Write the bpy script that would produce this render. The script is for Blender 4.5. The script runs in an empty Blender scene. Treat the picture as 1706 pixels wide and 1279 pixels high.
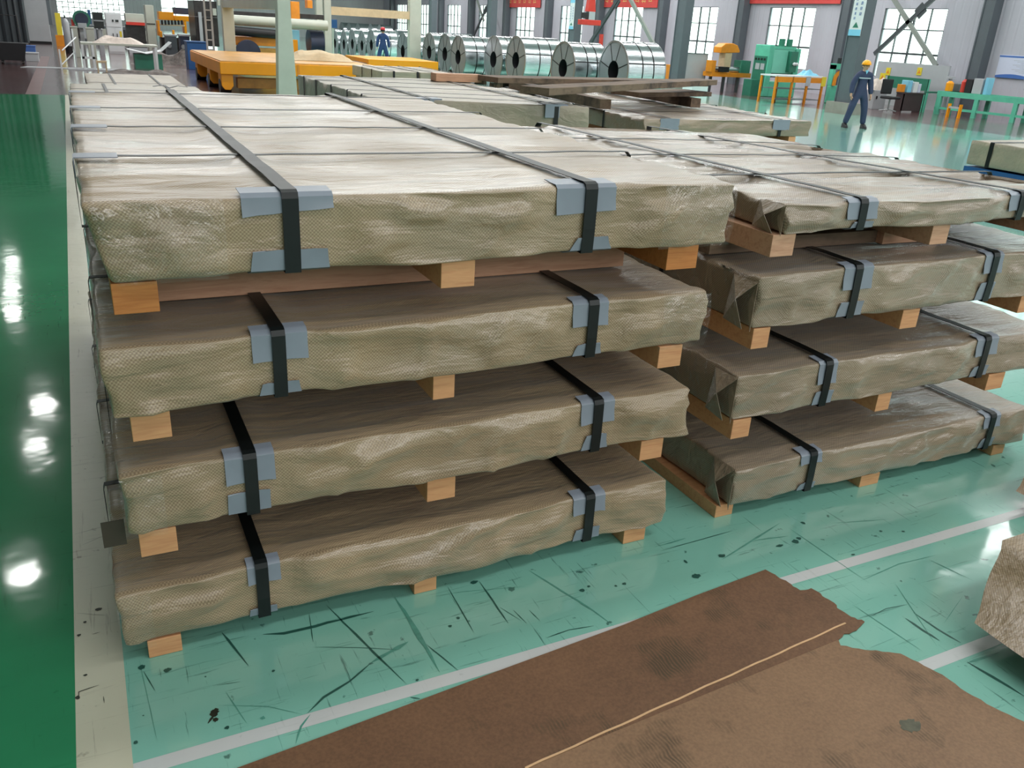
import bpy, bmesh, math, random
from mathutils import Vector, Matrix, noise
random.seed(7)
PI = math.pi
SC = bpy.context.scene
COL = SC.collection

# ---------------------------------------------------------------- camera
ROLL, PITCH, YAW, FPX, CAMH = 3.41302597, 22.75169621, 27.1807489, 1407.74, 2.0
def _axes():
    r_, p_, y_ = [math.radians(a) for a in (ROLL, PITCH, YAW)]
    f = Vector((math.sin(y_)*math.cos(p_), math.cos(y_)*math.cos(p_), -math.sin(p_)))
    r = Vector((math.cos(y_), -math.sin(y_), 0)); u = r.cross(f)
    return math.cos(r_)*r + math.sin(r_)*u, -math.sin(r_)*r + math.cos(r_)*u, f
CR, CU, CF = _axes()
CAM = Vector((0, 0, CAMH))
cd = bpy.data.cameras.new('camera'); cam = bpy.data.objects.new('camera', cd); COL.objects.link(cam)
cd.sensor_fit = 'HORIZONTAL'; cd.sensor_width = 36; cd.lens = FPX*36/1706; cd.clip_start = .05; cd.clip_end = 400
cam.matrix_world = Matrix(((CR.x, CU.x, -CF.x, 0), (CR.y, CU.y, -CF.y, 0), (CR.z, CU.z, -CF.z, CAMH), (0, 0, 0, 1)))
SC.camera = cam
def _ray(x, y): return CF*FPX + CR*(x-853) + CU*(639.5-y)
def at(x, y, z=0.0):
    d = _ray(x, y); return CAM + d*((z-CAMH)/d.z)
def atX(x, y, X):
    d = _ray(x, y); return CAM + d*(X/d.x)
def atY(x, y, Y):
    d = _ray(x, y); return CAM + d*(Y/d.y)

# ---------------------------------------------------------------- light, exposure
SC.view_settings.view_transform = 'Standard'; SC.view_settings.look = 'None'
SC.view_settings.exposure = 0.08; SC.view_settings.gamma = 1.0; SC.view_settings.use_curve_mapping = False
SC.cycles.max_bounces = 7; SC.cycles.diffuse_bounces = 4; SC.cycles.glossy_bounces = 4; SC.cycles.transparent_max_bounces = 8
SC.cycles.caustics_reflective = False; SC.cycles.caustics_refractive = False
SC.cycles.sample_clamp_indirect = 6
W = bpy.data.worlds.new('overcast_sky'); SC.world = W; W.use_nodes = True
bg = W.node_tree.nodes['Background']; bg.inputs[0].default_value = (.90, 1.0, .97, 1); bg.inputs[1].default_value = 3.0
CEIL = 10.0
def area_light(name, loc, sx, sy, power, color=(1, .985, .975), rot=(0, 0, 0)):
    l = bpy.data.lights.new(name, 'AREA'); l.shape = 'RECTANGLE'; l.size = sx; l.size_y = sy; l.energy = power; l.color = color
    o = bpy.data.objects.new(name, l); o.location = loc; o.rotation_euler = rot; COL.objects.link(o)
    return o
LSTRIPS = [(-8.5, 700), (-1.8, 900), (4.6, 830), (11.5, 720), (20, 1300), (30, 2200), (42, 2600), (56, 2600), (74, 2400)]
for _y, _p in LSTRIPS:
    area_light('overhead_strip_light', (15, _y, CEIL-.06), 30, 1.0, _p)  # one strip follows the floor shadow; the rest are added, unseen overhead light
area_light('front_fill_light', (9, -13.7, 7.4), 30, 3.6, 1300, (1, .985, .97), (math.radians(90), 0, 0))  # added fill for the bundle fronts; the back wall has no window

# ---------------------------------------------------------------- materials
def newmat(name):
    m = bpy.data.materials.new(name); m.use_nodes = True
    nt = m.node_tree; return m, nt, nt.nodes['Principled BSDF']
def lk(nt, a, b): nt.links.new(a, b)
def tex_noise(nt, vec, scale, detail=3, rough=.5, dist=0):
    n = nt.nodes.new('ShaderNodeTexNoise'); n.inputs['Scale'].default_value = scale; n.inputs['Detail'].default_value = detail
    n.inputs['Roughness'].default_value = rough; n.inputs['Distortion'].default_value = dist
    if vec: lk(nt, vec, n.inputs['Vector'])
    return n
def mapping(nt, vec, scale=(1, 1, 1), rot=(0, 0, 0), loc=(0, 0, 0)):
    n = nt.nodes.new('ShaderNodeMapping'); lk(nt, vec, n.inputs['Vector'])
    n.inputs['Scale'].default_value = scale; n.inputs['Rotation'].default_value = rot; n.inputs['Location'].default_value = loc
    return n.outputs[0]
def ramp(nt, fac, stops):
    n = nt.nodes.new('ShaderNodeValToRGB'); lk(nt, fac, n.inputs[0]); e = n.color_ramp.elements
    while len(e) < len(stops): e.new(.5)
    for i, (p, c) in enumerate(stops):
        e[i].position = p; e[i].color = (c[0], c[1], c[2], 1)
    return n.outputs[0]
def mix(nt, fac, a, b, mode='MIX'):
    n = nt.nodes.new('ShaderNodeMix'); n.data_type = 'RGBA'; n.blend_type = mode
    for s, v in ((0, fac), (6, a), (7, b)):
        if hasattr(v, 'links'): lk(nt, v, n.inputs[s])
        elif s == 0: n.inputs[0].default_value = v
        else: n.inputs[s].default_value = (v[0], v[1], v[2], 1)
    return n.outputs[2]
def bump(nt, bsdf, h, strength, dist=.01, prev=None):
    n = nt.nodes.new('ShaderNodeBump'); n.inputs['Strength'].default_value = strength; n.inputs['Distance'].default_value = dist
    lk(nt, h, n.inputs['Height'])
    if prev: lk(nt, prev, n.inputs['Normal'])
    lk(nt, n.outputs[0], bsdf.inputs['Normal']); return n.outputs[0]
def coord(nt, kind='Object'):
    return nt.nodes.new('ShaderNodeTexCoord').outputs[kind]
def s2l(c):
    return tuple(((v/255)/12.92 if v/255 <= .04045 else ((v/255+.055)/1.055)**2.4) for v in c)
def plain(name, rgb, rough=.5, metal=0, var=.12, scale=3.0, bmp=0, spec=.5, coat=0):
    m, nt, b = newmat(name); c = s2l(rgb); co = coord(nt)
    n = tex_noise(nt, co, scale, 4, .6)
    cc = ramp(nt, n.outputs[0], [(.3, [v*(1-var) for v in c]), (.7, [min(1, v*(1+var)) for v in c])])
    lk(nt, cc, b.inputs['Base Color']); b.inputs['Roughness'].default_value = rough; b.inputs['Metallic'].default_value = metal
    b.inputs['Specular IOR Level'].default_value = spec; b.inputs['Coat Weight'].default_value = coat
    if bmp: bump(nt, b, n.outputs[0], bmp, .02)
    return m
def glow(name, rgb, s):
    m, nt, b = newmat(name); b.inputs['Base Color'].default_value = (*s2l(rgb), 1)
    b.inputs['Emission Color'].default_value = (*s2l(rgb), 1); b.inputs['Emission Strength'].default_value = s
    return m
def wrap_material(name, base, light, rough=.42, film=0.0, top=0.0):
    m, nt, b = newmat(name); uv = coord(nt, 'UV'); co = coord(nt, 'Object')
    v = mapping(nt, uv, (1, 1, 1))
    sep = nt.nodes.new('ShaderNodeSeparateXYZ'); lk(nt, v, sep.inputs[0])
    def sn(sock):
        a = nt.nodes.new('ShaderNodeMath'); a.operation = 'MULTIPLY'; lk(nt, sock, a.inputs[0]); a.inputs[1].default_value = 2*PI/.0112
        s = nt.nodes.new('ShaderNodeMath'); s.operation = 'SINE'; lk(nt, a.outputs[0], s.inputs[0]); return s.outputs[0]
    pr = nt.nodes.new('ShaderNodeMath'); pr.operation = 'MULTIPLY'; lk(nt, sn(sep.outputs[0]), pr.inputs[0]); lk(nt, sn(sep.outputs[1]), pr.inputs[1])
    mr = nt.nodes.new('ShaderNodeMapRange'); mr.inputs[1].default_value = -.35; mr.inputs[2].default_value = .45; lk(nt, pr.outputs[0], mr.inputs[0])
    cb = mix(nt, mr.outputs[0], s2l(base), s2l(light))
    big = tex_noise(nt, co, 2.2, 4, .6)
    tint = ramp(nt, big.outputs[0], [(.3, (.86, .86, .88)), (.7, (1.08, 1.06, 1.02))])
    lk(nt, mix(nt, 1.0, cb, tint, 'MULTIPLY'), b.inputs['Base Color'])
    b.inputs['Roughness'].default_value = rough; b.inputs['Specular IOR Level'].default_value = .6
    b.inputs['Sheen Weight'].default_value = .15
    if rough < .3: b.inputs['Coat Weight'].default_value = .3; b.inputs['Coat Roughness'].default_value = .16
    w = tex_noise(nt, mapping(nt, co, (1.2, 5.0, 4.5)), 2.6, 4, .55, .6)
    p = bump(nt, b, w.outputs[0], .55, .03)
    fine = tex_noise(nt, mapping(nt, co, (3, 14, 9)), 3.0, 3, .5, 1.2)
    p = bump(nt, b, fine.outputs[0], .35, .008, p)
    p = bump(nt, b, pr.outputs[0], .12, .001, p)
    if film:
        # clear stretch film over the ends: a crinkled gloss coat limited to the two ends
        rg = ramp(nt, tex_noise(nt, co, 1.3, 2).outputs[0], [(.42, (0, 0, 0)), (.6, (1, 1, 1))])
        b.inputs['Coat Roughness'].default_value = .12
        mu = nt.nodes.new('ShaderNodeMath'); mu.operation = 'MULTIPLY'; mu.inputs[1].default_value = film
        bw = nt.nodes.new('ShaderNodeRGBToBW'); lk(nt, rg, bw.inputs[0]); lk(nt, bw.outputs[0], mu.inputs[0]); lk(nt, mu.outputs[0], b.inputs['Coat Weight'])
        cr = tex_noise(nt, co, 22, 3, .6, 1.5)
        bn = nt.nodes.new('ShaderNodeBump'); bn.inputs['Strength'].default_value = .5; bn.inputs['Distance'].default_value = .006
        lk(nt, cr.outputs[0], bn.inputs['Height']); lk(nt, bn.outputs[0], b.inputs['Coat Normal'])
    return m
def wood_material(name, a, bcol, rough=.6, grain=(1.2, 14, 14), dark=None):
    m, nt, b = newmat(name); co = coord(nt)
    g = tex_noise(nt, mapping(nt, co, grain), 3.0, 5, .65, .8)
    c = ramp(nt, g.outputs[0], [(.25, s2l(a)), (.55, s2l(bcol)), (.8, s2l(a))])
    if dark:
        n2 = tex_noise(nt, co, 2.0, 4, .7)
        f = ramp(nt, n2.outputs[0], [(.5, (0, 0, 0)), (.68, (1, 1, 1))])
        c = mix(nt, f, c, s2l(dark))
    lk(nt, c, b.inputs['Base Color']); b.inputs['Roughness'].default_value = rough
    bump(nt, b, g.outputs[0], .25, .004)
    return m
def floor_material(name, rgb, rough=.13, var=.1, dirt=(60, 80, 70), dirt_amt=.35, wav=.03, coat=.6):
    m, nt, b = newmat(name); co = coord(nt); c = s2l(rgb)
    n = tex_noise(nt, co, .9, 5, .6)
    cc = ramp(nt, n.outputs[0], [(.3, [v*(1-var) for v in c]), (.7, [v*(1+var) for v in c])])
    sc1 = tex_noise(nt, mapping(nt, co, (1.0, 16, 1), (0, 0, .35)), 3.0, 5, .7, .5)
    f1 = ramp(nt, sc1.outputs[0], [(.60, (0, 0, 0)), (.74, (1, 1, 1))])
    sc2 = tex_noise(nt, mapping(nt, co, (18, 1.2, 1), (0, 0, .5)), 2.4, 4, .7, .4)
    f2 = ramp(nt, sc2.outputs[0], [(.62, (0, 0, 0)), (.72, (1, 1, 1))])
    sp = tex_noise(nt, co, 16, 3, .5)
    f3 = ramp(nt, sp.outputs[0], [(.68, (0, 0, 0)), (.73, (1, 1, 1))])
    f = mix(nt, 1.0, mix(nt, 1.0, f1, f2, 'ADD'), f3, 'ADD')
    ff = mix(nt, 1.0, f, (dirt_amt,)*3, 'MULTIPLY')
    bw = nt.nodes.new('ShaderNodeRGBToBW'); lk(nt, ff, bw.inputs[0]); cl = nt.nodes.new('ShaderNodeClamp'); lk(nt, bw.outputs[0], cl.inputs[0])
    lk(nt, mix(nt, cl.outputs[0], cc, s2l(dirt)), b.inputs['Base Color'])
    b.inputs['Specular IOR Level'].default_value = .75; b.inputs['Coat Weight'].default_value = coat; b.inputs['Coat Roughness'].default_value = .22
    rr = nt.nodes.new('ShaderNodeMapRange'); lk(nt, n.outputs[0], rr.inputs[0]); rr.inputs[3].default_value = rough*.6; rr.inputs[4].default_value = rough*1.5
    lk(nt, rr.outputs[0], b.inputs['Roughness'])
    wv = tex_noise(nt, co, 5.0, 2, .5)
    bump(nt, b, wv.outputs[0], .25, wav)
    return m
M = {}
M['wrapA'] = wrap_material('woven_wrap_khaki', (140, 118, 92), (174, 153, 124), .34, .6)
M['wrapB'] = wrap_material('woven_wrap_glossy', (134, 116, 96), (162, 145, 124), .24, .5)
M['wrapC'] = wrap_material('woven_wrap_pale', (148, 136, 118), (178, 166, 146), .40, .2)
M['strap'] = plain('black_strap', (12, 17, 18), .42, 0, .1, 4, 0, .4)
M['prot'] = plain('grey_corner_board', (134, 141, 153), .38, 0, .06, 6, .05)
M['protD'] = plain('dark_corner_board', (62, 54, 44), .6, 0, .1, 6)
M['pine'] = wood_material('pine_block', (190, 128, 88), (214, 158, 112))
M['pineO'] = wood_material('orange_pine', (168, 96, 44), (196, 126, 66))
M['pinep'] = wood_material('pink_pine_plank', (176, 128, 100), (206, 160, 130))
M['oldwood'] = wood_material('weathered_wood', (84, 68, 56), (122, 100, 82), .75, (1.2, 10, 10), (58, 48, 42))
M['teal'] = floor_material('teal_floor_paint', (130, 188, 172), .08, .07, (34, 78, 70), .75, .004)
M['green'] = floor_material('green_walkway_paint', (46, 134, 90), .07, .10, (30, 90, 60), .3, .004, .1)
M['cream'] = floor_material('cream_stripe_paint', (198, 194, 172), .35, .05, (120, 110, 90), .6)
M['white'] = floor_material('white_line_paint', (196, 198, 198), .3, .04, (140, 150, 146), .35)
M['path'] = plain('worn_pink_path', (132, 108, 108), .3, 0, .1, 2)
M['red'] = floor_material('oxide_red_floor_paint', (98, 68, 68), .12, .15, (60, 44, 46), .6)
M['scuff'] = plain('dark_scuff', (40, 86, 76), .35, 0, .2, 20)
M['scuffL'] = plain('faint_scuff', (84, 146, 130), .25, 0, .2, 20)
M['oil'] = plain('dark_spot', (40, 42, 32), .4, 0, .3, 30)
M['wall'] = None
M['steel'] = plain('column_grey_paint', (92, 100, 106), .45, 0, .06, 2)
M['steelD'] = plain('dark_grey_paint', (66, 72, 76), .5, 0, .08, 2)
M['brace'] = plain('pale_brace_paint', (140, 146, 140), .5, 0, .06, 2)
M['concrete'] = plain('concrete', (146, 140, 132), .6, 0, .1, 4)
M['yellow'] = plain('yellow_machine_paint', (250, 160, 0), .38, 0, .06, 1.5)
M['yellowD'] = plain('worn_yellow_deck', (206, 150, 70), .42, 0, .22, 3)
M['orange'] = plain('orange_machine_paint', (226, 140, 30), .4, 0, .12, 3)
M['offwhite'] = plain('pale_green_white_paint', (186, 190, 178), .4, 0, .07, 2)
M['ltgrey'] = plain('light_grey_paint', (176, 180, 184), .4, 0, .05, 2)
M['whitep'] = plain('white_paint', (220, 224, 226), .35, 0, .04, 2)
M['mint'] = plain('mint_machine_paint', (96, 192, 162), .4, 0, .1, 3)
M['mintL'] = plain('pale_mint_panel', (128, 212, 188), .38, 0, .05, 2)
M['greenD'] = plain('deep_green_paint', (48, 120, 98), .4, 0, .1, 3)
M['black'] = plain('black_rubber_bore_shade', (22, 22, 26), .55, 0, .2, 4)
M['darkmetal'] = plain('dark_oily_metal', (62, 60, 60), .4, .6, .3, 5)
M['metal'] = plain('bare_metal', (170, 172, 174), .28, .9, .12, 4)
M['blue'] = plain('blue_paint', (34, 84, 140), .4, 0, .1, 3)
M['navy'] = plain('navy_paint', (40, 48, 72), .45, 0, .15, 3)
M['redp'] = plain('red_paint', (206, 60, 48), .4, 0, .1, 3)
M['banner'] = plain('red_banner_cloth', (214, 74, 70), .6, 0, .08, 2)
M['bannerY'] = plain('banner_lettering', (240, 190, 120), .6, 0, .05, 2)
M['poster'] = plain('poster_print', (206, 212, 232), .35, 0, .04, 1)
M['posterB'] = plain('poster_blue', (70, 110, 180), .35, 0, .1, 1)
M['sky'] = plain('sign_light_blue', (130, 200, 228), .4, 0, .06, 2)
M['signyel'] = plain('sign_yellow', (226, 206, 60), .4, 0, .05, 2)
M['coilface'] = None
M['brown'] = plain('brown_office_board', (66, 52, 54), .4, 0, .1, 3)
M['paper'] = plain('crumpled_paper', (214, 200, 190), .6, 0, .15, 8, .3)
M['card'] = plain('kraft_paper', (206, 184, 150), .7, 0, .1, 5, .1)
M['rubble'] = plain('scrap_mix', (96, 88, 84), .5, .3, .5, 9, .2)
M['skin'] = plain('skin', (206, 160, 134), .5, 0, .05, 8)
M['overall'] = plain('navy_workwear', (52, 62, 92), .75, 0, .12, 9, .15)
M['overallB'] = plain('blue_workwear', (44, 66, 112), .75, 0, .12, 9, .15)
M['reflect'] = plain('reflective_tape', (180, 190, 200), .4, 0, .05, 5)
M['hat'] = plain('yellow_hard_hat', (246, 176, 20), .3, 0, .03, 5)
M['hatR'] = plain('red_hard_hat', (196, 34, 44), .3, 0, .03, 5)
M['hair'] = plain('dark_hair', (28, 24, 24), .6, 0, .1, 20)
M['lamp'] = glow('high_bay_lamp_glow', (255, 255, 250), 28)
M['screen'] = plain('dark_screen', (34, 40, 40), .2, 0, .1, 2)

def wall_mat(name, rgb, axis):
    m, nt, b = newmat(name); co = coord(nt); c = s2l(rgb)
    w = nt.nodes.new('ShaderNodeTexWave'); w.wave_type = 'BANDS'; w.bands_direction = axis; w.inputs['Scale'].default_value = .9; w.wave_profile = 'SIN'
    w.inputs['Distortion'].default_value = 0
    lk(nt, co, w.inputs['Vector'])
    r = ramp(nt, w.outputs[0], [(.0, (0, 0, 0)), (.25, (1, 1, 1))])
    n = tex_noise(nt, co, .6, 3)
    lk(nt, ramp(nt, n.outputs[0], [(.3, [v*.93 for v in c]), (.7, [v*1.05 for v in c])]), b.inputs['Base Color'])
    b.inputs['Roughness'].default_value = .45
    bump(nt, b, r, .4, .02)
    return m
M['wall'] = wall_mat('ribbed_wall_cladding', (188, 188, 198), 'Y')
M['wallX'] = wall_mat('ribbed_wall_cladding_end', (200, 204, 206), 'X')
M['ceil'] = plain('ceiling_sheet', (150, 156, 158), .6, 0, .05, 1)
def glass_mat():
    m = bpy.data.materials.new('window_glass'); m.use_nodes = True; nt = m.node_tree
    nt.nodes.remove(nt.nodes['Principled BSDF']); out = nt.nodes['Material Output']
    t = nt.nodes.new('ShaderNodeBsdfTransparent'); t.inputs[0].default_value = (.94, 1, .97, 1)
    g = nt.nodes.new('ShaderNodeBsdfGlossy'); g.inputs['Roughness'].default_value = .08
    f = nt.nodes.new('ShaderNodeLayerWeight'); f.inputs[0].default_value = .5
    pw = nt.nodes.new('ShaderNodeMath'); pw.operation = 'POWER'; lk(nt, f.outputs['Facing'], pw.inputs[0]); pw.inputs[1].default_value = 5
    hf = nt.nodes.new('ShaderNodeMath'); hf.operation = 'MULTIPLY'; lk(nt, pw.outputs[0], hf.inputs[0]); hf.inputs[1].default_value = .4
    x = nt.nodes.new('ShaderNodeMixShader'); lk(nt, hf.outputs[0], x.inputs[0]); lk(nt, t.outputs[0], x.inputs[1]); lk(nt, g.outputs[0], x.inputs[2])
    lk(nt, x.outputs[0], out.inputs[0]); return m
M['glass'] = glass_mat()
def coil_mats():
    m, nt, b = newmat('galvanised_coil_skin'); co = coord(nt)
    n = tex_noise(nt, mapping(nt, co, (1, 6, 6)), 2, 3)
    lk(nt, ramp(nt, n.outputs[0], [(.3, (.62, .66, .68)), (.7, (.82, .86, .88))]), b.inputs['Base Color'])
    b.inputs['Metallic'].default_value = 1; b.inputs['Roughness'].default_value = .22
    bump(nt, b, n.outputs[0], .15, .02)
    m2, nt, b = newmat('coil_edge_layers'); co = coord(nt)
    sep = nt.nodes.new('ShaderNodeSeparateXYZ'); lk(nt, co, sep.inputs[0])
    cmb = nt.nodes.new('ShaderNodeCombineXYZ'); lk(nt, sep.outputs[1], cmb.inputs[0]); lk(nt, sep.outputs[2], cmb.inputs[1])
    ln = nt.nodes.new('ShaderNodeVectorMath'); ln.operation = 'LENGTH'; lk(nt, cmb.outputs[0], ln.inputs[0])
    mu = nt.nodes.new('ShaderNodeMath'); mu.operation = 'MULTIPLY'; lk(nt, ln.outputs['Value'], mu.inputs[0]); mu.inputs[1].default_value = 40
    c3 = nt.nodes.new('ShaderNodeCombineXYZ'); lk(nt, mu.outputs[0], c3.inputs[0])
    n = tex_noise(nt, c3.outputs[0], 3, 2)
    lk(nt, ramp(nt, n.outputs[0], [(.3, (.20, .22, .24)), (.7, (.42, .44, .46))]), b.inputs['Base Color'])
    b.inputs['Metallic'].default_value = .7; b.inputs['Roughness'].default_value = .45
    return m, m2
M['coil'], M['coilface'] = coil_mats()
def board_mat(name, a, bcol, seedloc):
    m, nt, b = newmat(name); co = coord(nt)
    n = tex_noise(nt, co, 2.6, 6, .7); c = ramp(nt, n.outputs[0], [(.3, s2l(a)), (.7, s2l(bcol))])
    fib = tex_noise(nt, co, 90, 3, .6)
    c = mix(nt, .35, c, ramp(nt, fib.outputs[0], [(.35, s2l([v*.8 for v in a])), (.65, s2l(bcol))]))
    st = tex_noise(nt, mapping(nt, co, (1, 1, 1), (0, 0, 0), seedloc), 3.4, 3, .6)
    sf = ramp(nt, st.outputs[0], [(.56, (0, 0, 0)), (.68, (1, 1, 1))])
    w = nt.nodes.new('ShaderNodeTexWave'); w.inputs['Scale'].default_value = 26; w.inputs['Distortion'].default_value = 7; w.inputs['Detail'].default_value = 1; w.inputs['Detail Scale'].default_value = .6
    lk(nt, co, w.inputs['Vector'])
    pr = mix(nt, 1.0, sf, ramp(nt, w.outputs[0], [(.3, (.25, .25, .25)), (.6, (.9, .9, .9))]), 'MULTIPLY')
    bw = nt.nodes.new('ShaderNodeRGBToBW'); lk(nt, pr, bw.inputs[0])
    c = mix(nt, bw.outputs[0], c, s2l((66, 52, 30)))
    lk(nt, c, b.inputs['Base Color']); b.inputs['Roughness'].default_value = .55
    bump(nt, b, fib.outputs[0], .2, .002)
    return m
M['board1'] = board_mat('brown_board_dirty', (98, 67, 45), (124, 89, 62), (3, 1, 0))
M['board2'] = board_mat('brown_board', (126, 94, 68), (150, 116, 86), (7.3, 2, 0))
M['boardedge'] = plain('torn_board_edge', (212, 172, 130), .7, 0, .1, 20)

# ---------------------------------------------------------------- mesh helpers
class MB:
    def __init__(s): s.v = []; s.f = []; s.m = []
    def add(s, vs, fs, mi=0):
        o = len(s.v); s.v += [tuple(v) for v in vs]; s.f += [tuple(i+o for i in f) for f in fs]; s.m += [mi]*len(fs); return s
    def box(s, c, d, rz=0, mi=0, R=None):
        hx, hy, hz = d[0]/2, d[1]/2, d[2]/2; vs = []
        for z in (-hz, hz):
            for x, y in ((-hx, -hy), (hx, -hy), (hx, hy), (-hx, hy)):
                p = Vector((x, y, z))
                if R is not None: p = R @ p
                elif rz: p = Matrix.Rotation(rz, 3, 'Z') @ p
                vs.append((p.x+c[0], p.y+c[1], p.z+c[2]))
        return s.add(vs, [(0, 3, 2, 1), (4, 5, 6, 7), (0, 1, 5, 4), (1, 2, 6, 5), (2, 3, 7, 6), (3, 0, 4, 7)], mi)
    def b2(s, x0, x1, y0, y1, z0, z1, mi=0):
        return s.box(((x0+x1)/2, (y0+y1)/2, (z0+z1)/2), (abs(x1-x0), abs(y1-y0), abs(z1-z0)), 0, mi)
    def tube(s, pts, r, n=10, mi=0, cap=True):
        pts = [Vector(p) for p in pts]; rs = r if hasattr(r, '__len__') else [r]*len(pts); vs = []; fs = []; k = len(pts)
        for i, p in enumerate(pts):
            d = (pts[min(i+1, k-1)]-pts[max(i-1, 0)]).normalized()
            a = d.cross(Vector((0, 0, 1)) if abs(d.z) < .9 else Vector((1, 0, 0))).normalized(); b = d.cross(a)
            for j in range(n):
                t = 2*PI*j/n; vs.append(p+(a*math.cos(t)+b*math.sin(t))*rs[i])
        for i in range(k-1):
            for j in range(n): fs.append((i*n+j, i*n+(j+1) % n, (i+1)*n+(j+1) % n, (i+1)*n+j))
        if cap: fs += [tuple(range(n)), tuple(range((k-1)*n, k*n))[::-1]]
        return s.add(vs, fs, mi)
    def ring(s, c, axis, ri, ro, h, n=40, mi=0, mface=None):
        # hollow cylinder along axis
        A = Vector(axis).normalized(); u = A.orthogonal().normalized(); w = A.cross(u); c = Vector(c); vs = []; fs = []; ms = []
        for k, (r, t) in enumerate(((ri, -h/2), (ro, -h/2), (ro, h/2), (ri, h/2))):
            for j in range(n):
                a = 2*PI*j/n; vs.append(c+A*t+(u*math.cos(a)+w*math.sin(a))*r)
        o = len(s.v); s.v += [tuple(v) for v in vs]
        for k in range(4):
            k2 = (k+1) % 4
            for j in range(n):
                s.f.append((o+k*n+j, o+k*n+(j+1) % n, o+k2*n+(j+1) % n, o+k2*n+j)); s.m.append(mface if (mface is not None and k in (0, 2)) else (2 if mface is not None and k == 3 else mi))
        return s
    def prism(s, poly, z0, z1, mi=0):
        n = len(poly); vs = [(p[0], p[1], z0) for p in poly]+[(p[0], p[1], z1) for p in poly]
        fs = [tuple(range(n))[::-1], tuple(range(n, 2*n))]+[(i, (i+1) % n, (i+1) % n+n, i+n) for i in range(n)]
        return s.add(vs, fs, mi)
    def prismX(s, poly, x0, x1, mi=0):   # poly in (y,z)
        n = len(poly); vs = [(x0, p[0], p[1]) for p in poly]+[(x1, p[0], p[1]) for p in poly]
        return s.add(vs, [tuple(range(n)), tuple(range(n, 2*n))[::-1]]+[(i, i+n, (i+1) % n+n, (i+1) % n) for i in range(n)], mi)
    def prismY(s, poly, y0, y1, mi=0):   # poly in (x,z)
        n = len(poly); vs = [(p[0], y0, p[1]) for p in poly]+[(p[0], y1, p[1]) for p in poly]
        return s.add(vs, [tuple(range(n)), tuple(range(n, 2*n))[::-1]]+[(i, i+n, (i+1) % n+n, (i+1) % n) for i in range(n)], mi)
    def band(s, pts, wdir, w, t=.003, mi=0, closed=False, nrm=None):
        # flat strap following pts, width along wdir, thickness t
        pts = [Vector(p) for p in pts]; wd = Vector(wdir).normalized(); n = len(pts); vs = []; fs = []
        for i, p in enumerate(pts):
            if closed: d = pts[(i+1) % n]-pts[i-1]
            else: d = pts[min(i+1, n-1)]-pts[max(i-1, 0)]
            nn = wd.cross(d).normalized()
            for a, b in ((-1, -1), (1, -1), (1, 1), (-1, 1)): vs.append(p+wd*(a*w/2)+nn*(b*t/2))
        for i in range(n if closed else n-1):
            j = (i+1) % n
            for k in range(4): fs.append((i*4+k, i*4+(k+1) % 4, j*4+(k+1) % 4, j*4+k))
        if not closed: fs += [(0, 1, 2, 3), tuple((n-1)*4+k for k in (3, 2, 1, 0))]
        return s.add(vs, fs, mi)
    def ball(s, c, r, n=12, mi=0, sz=1.0):
        m = n//2+1; vs = []; fs = []
        for i in range(m):
            a = PI*i/(m-1)
            for j in range(n):
                b = 2*PI*j/n; vs.append((c[0]+r*math.sin(a)*math.cos(b), c[1]+r*math.sin(a)*math.sin(b), c[2]+r*sz*math.cos(a)))
        for i in range(m-1):
            for j in range(n): fs.append((i*n+j, i*n+(j+1) % n, (i+1)*n+(j+1) % n, (i+1)*n+j))
        return s.add(vs, fs, mi)
    def build(s, name, mats, parent=None, smooth=False, bevel=0, loc=None):
        me = bpy.data.meshes.new(name); me.from_pydata(s.v, [], s.f); me.validate()
        mats = mats if isinstance(mats, (list, tuple)) else [mats]
        for m in mats: me.materials.append(m)
        if len(mats) > 1 and len(me.polygons) == len(s.m):
            for p, i in zip(me.polygons, s.m): p.material_index = i
        bm = bmesh.new(); bm.from_mesh(me); bmesh.ops.remove_doubles(bm, verts=bm.verts, dist=1e-5)
        bmesh.ops.recalc_face_normals(bm, faces=bm.faces); bm.to_mesh(me); bm.free()
        o = bpy.data.objects.new(name, me); COL.objects.link(o)
        if parent is not None: o.parent = parent
        if loc is not None: o.location = loc
        if smooth:
            for p in me.polygons: p.use_smooth = True
            me.set_sharp_from_angle(angle=math.radians(38)) if hasattr(me, 'set_sharp_from_angle') else None
        if bevel:
            b = o.modifiers.new('bevel', 'BEVEL'); b.width = bevel; b.segments = 2; b.limit_method = 'ANGLE'
        return o
def thing(name, label, cat, loc=(0, 0, 0), rz=0, group=None):
    o = bpy.data.objects.new(name, None); COL.objects.link(o); o.location = loc; o.rotation_euler = (0, 0, rz); o.empty_display_size = .1
    o['label'] = label; o['category'] = cat
    if group: o['group'] = group
    return o
def tag(o, label, cat, group=None, kind=None):
    o['label'] = label; o['category'] = cat
    if group: o['group'] = group
    if kind: o['kind'] = kind
    return o
def struct(o): o['kind'] = 'structure'; return o

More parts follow.
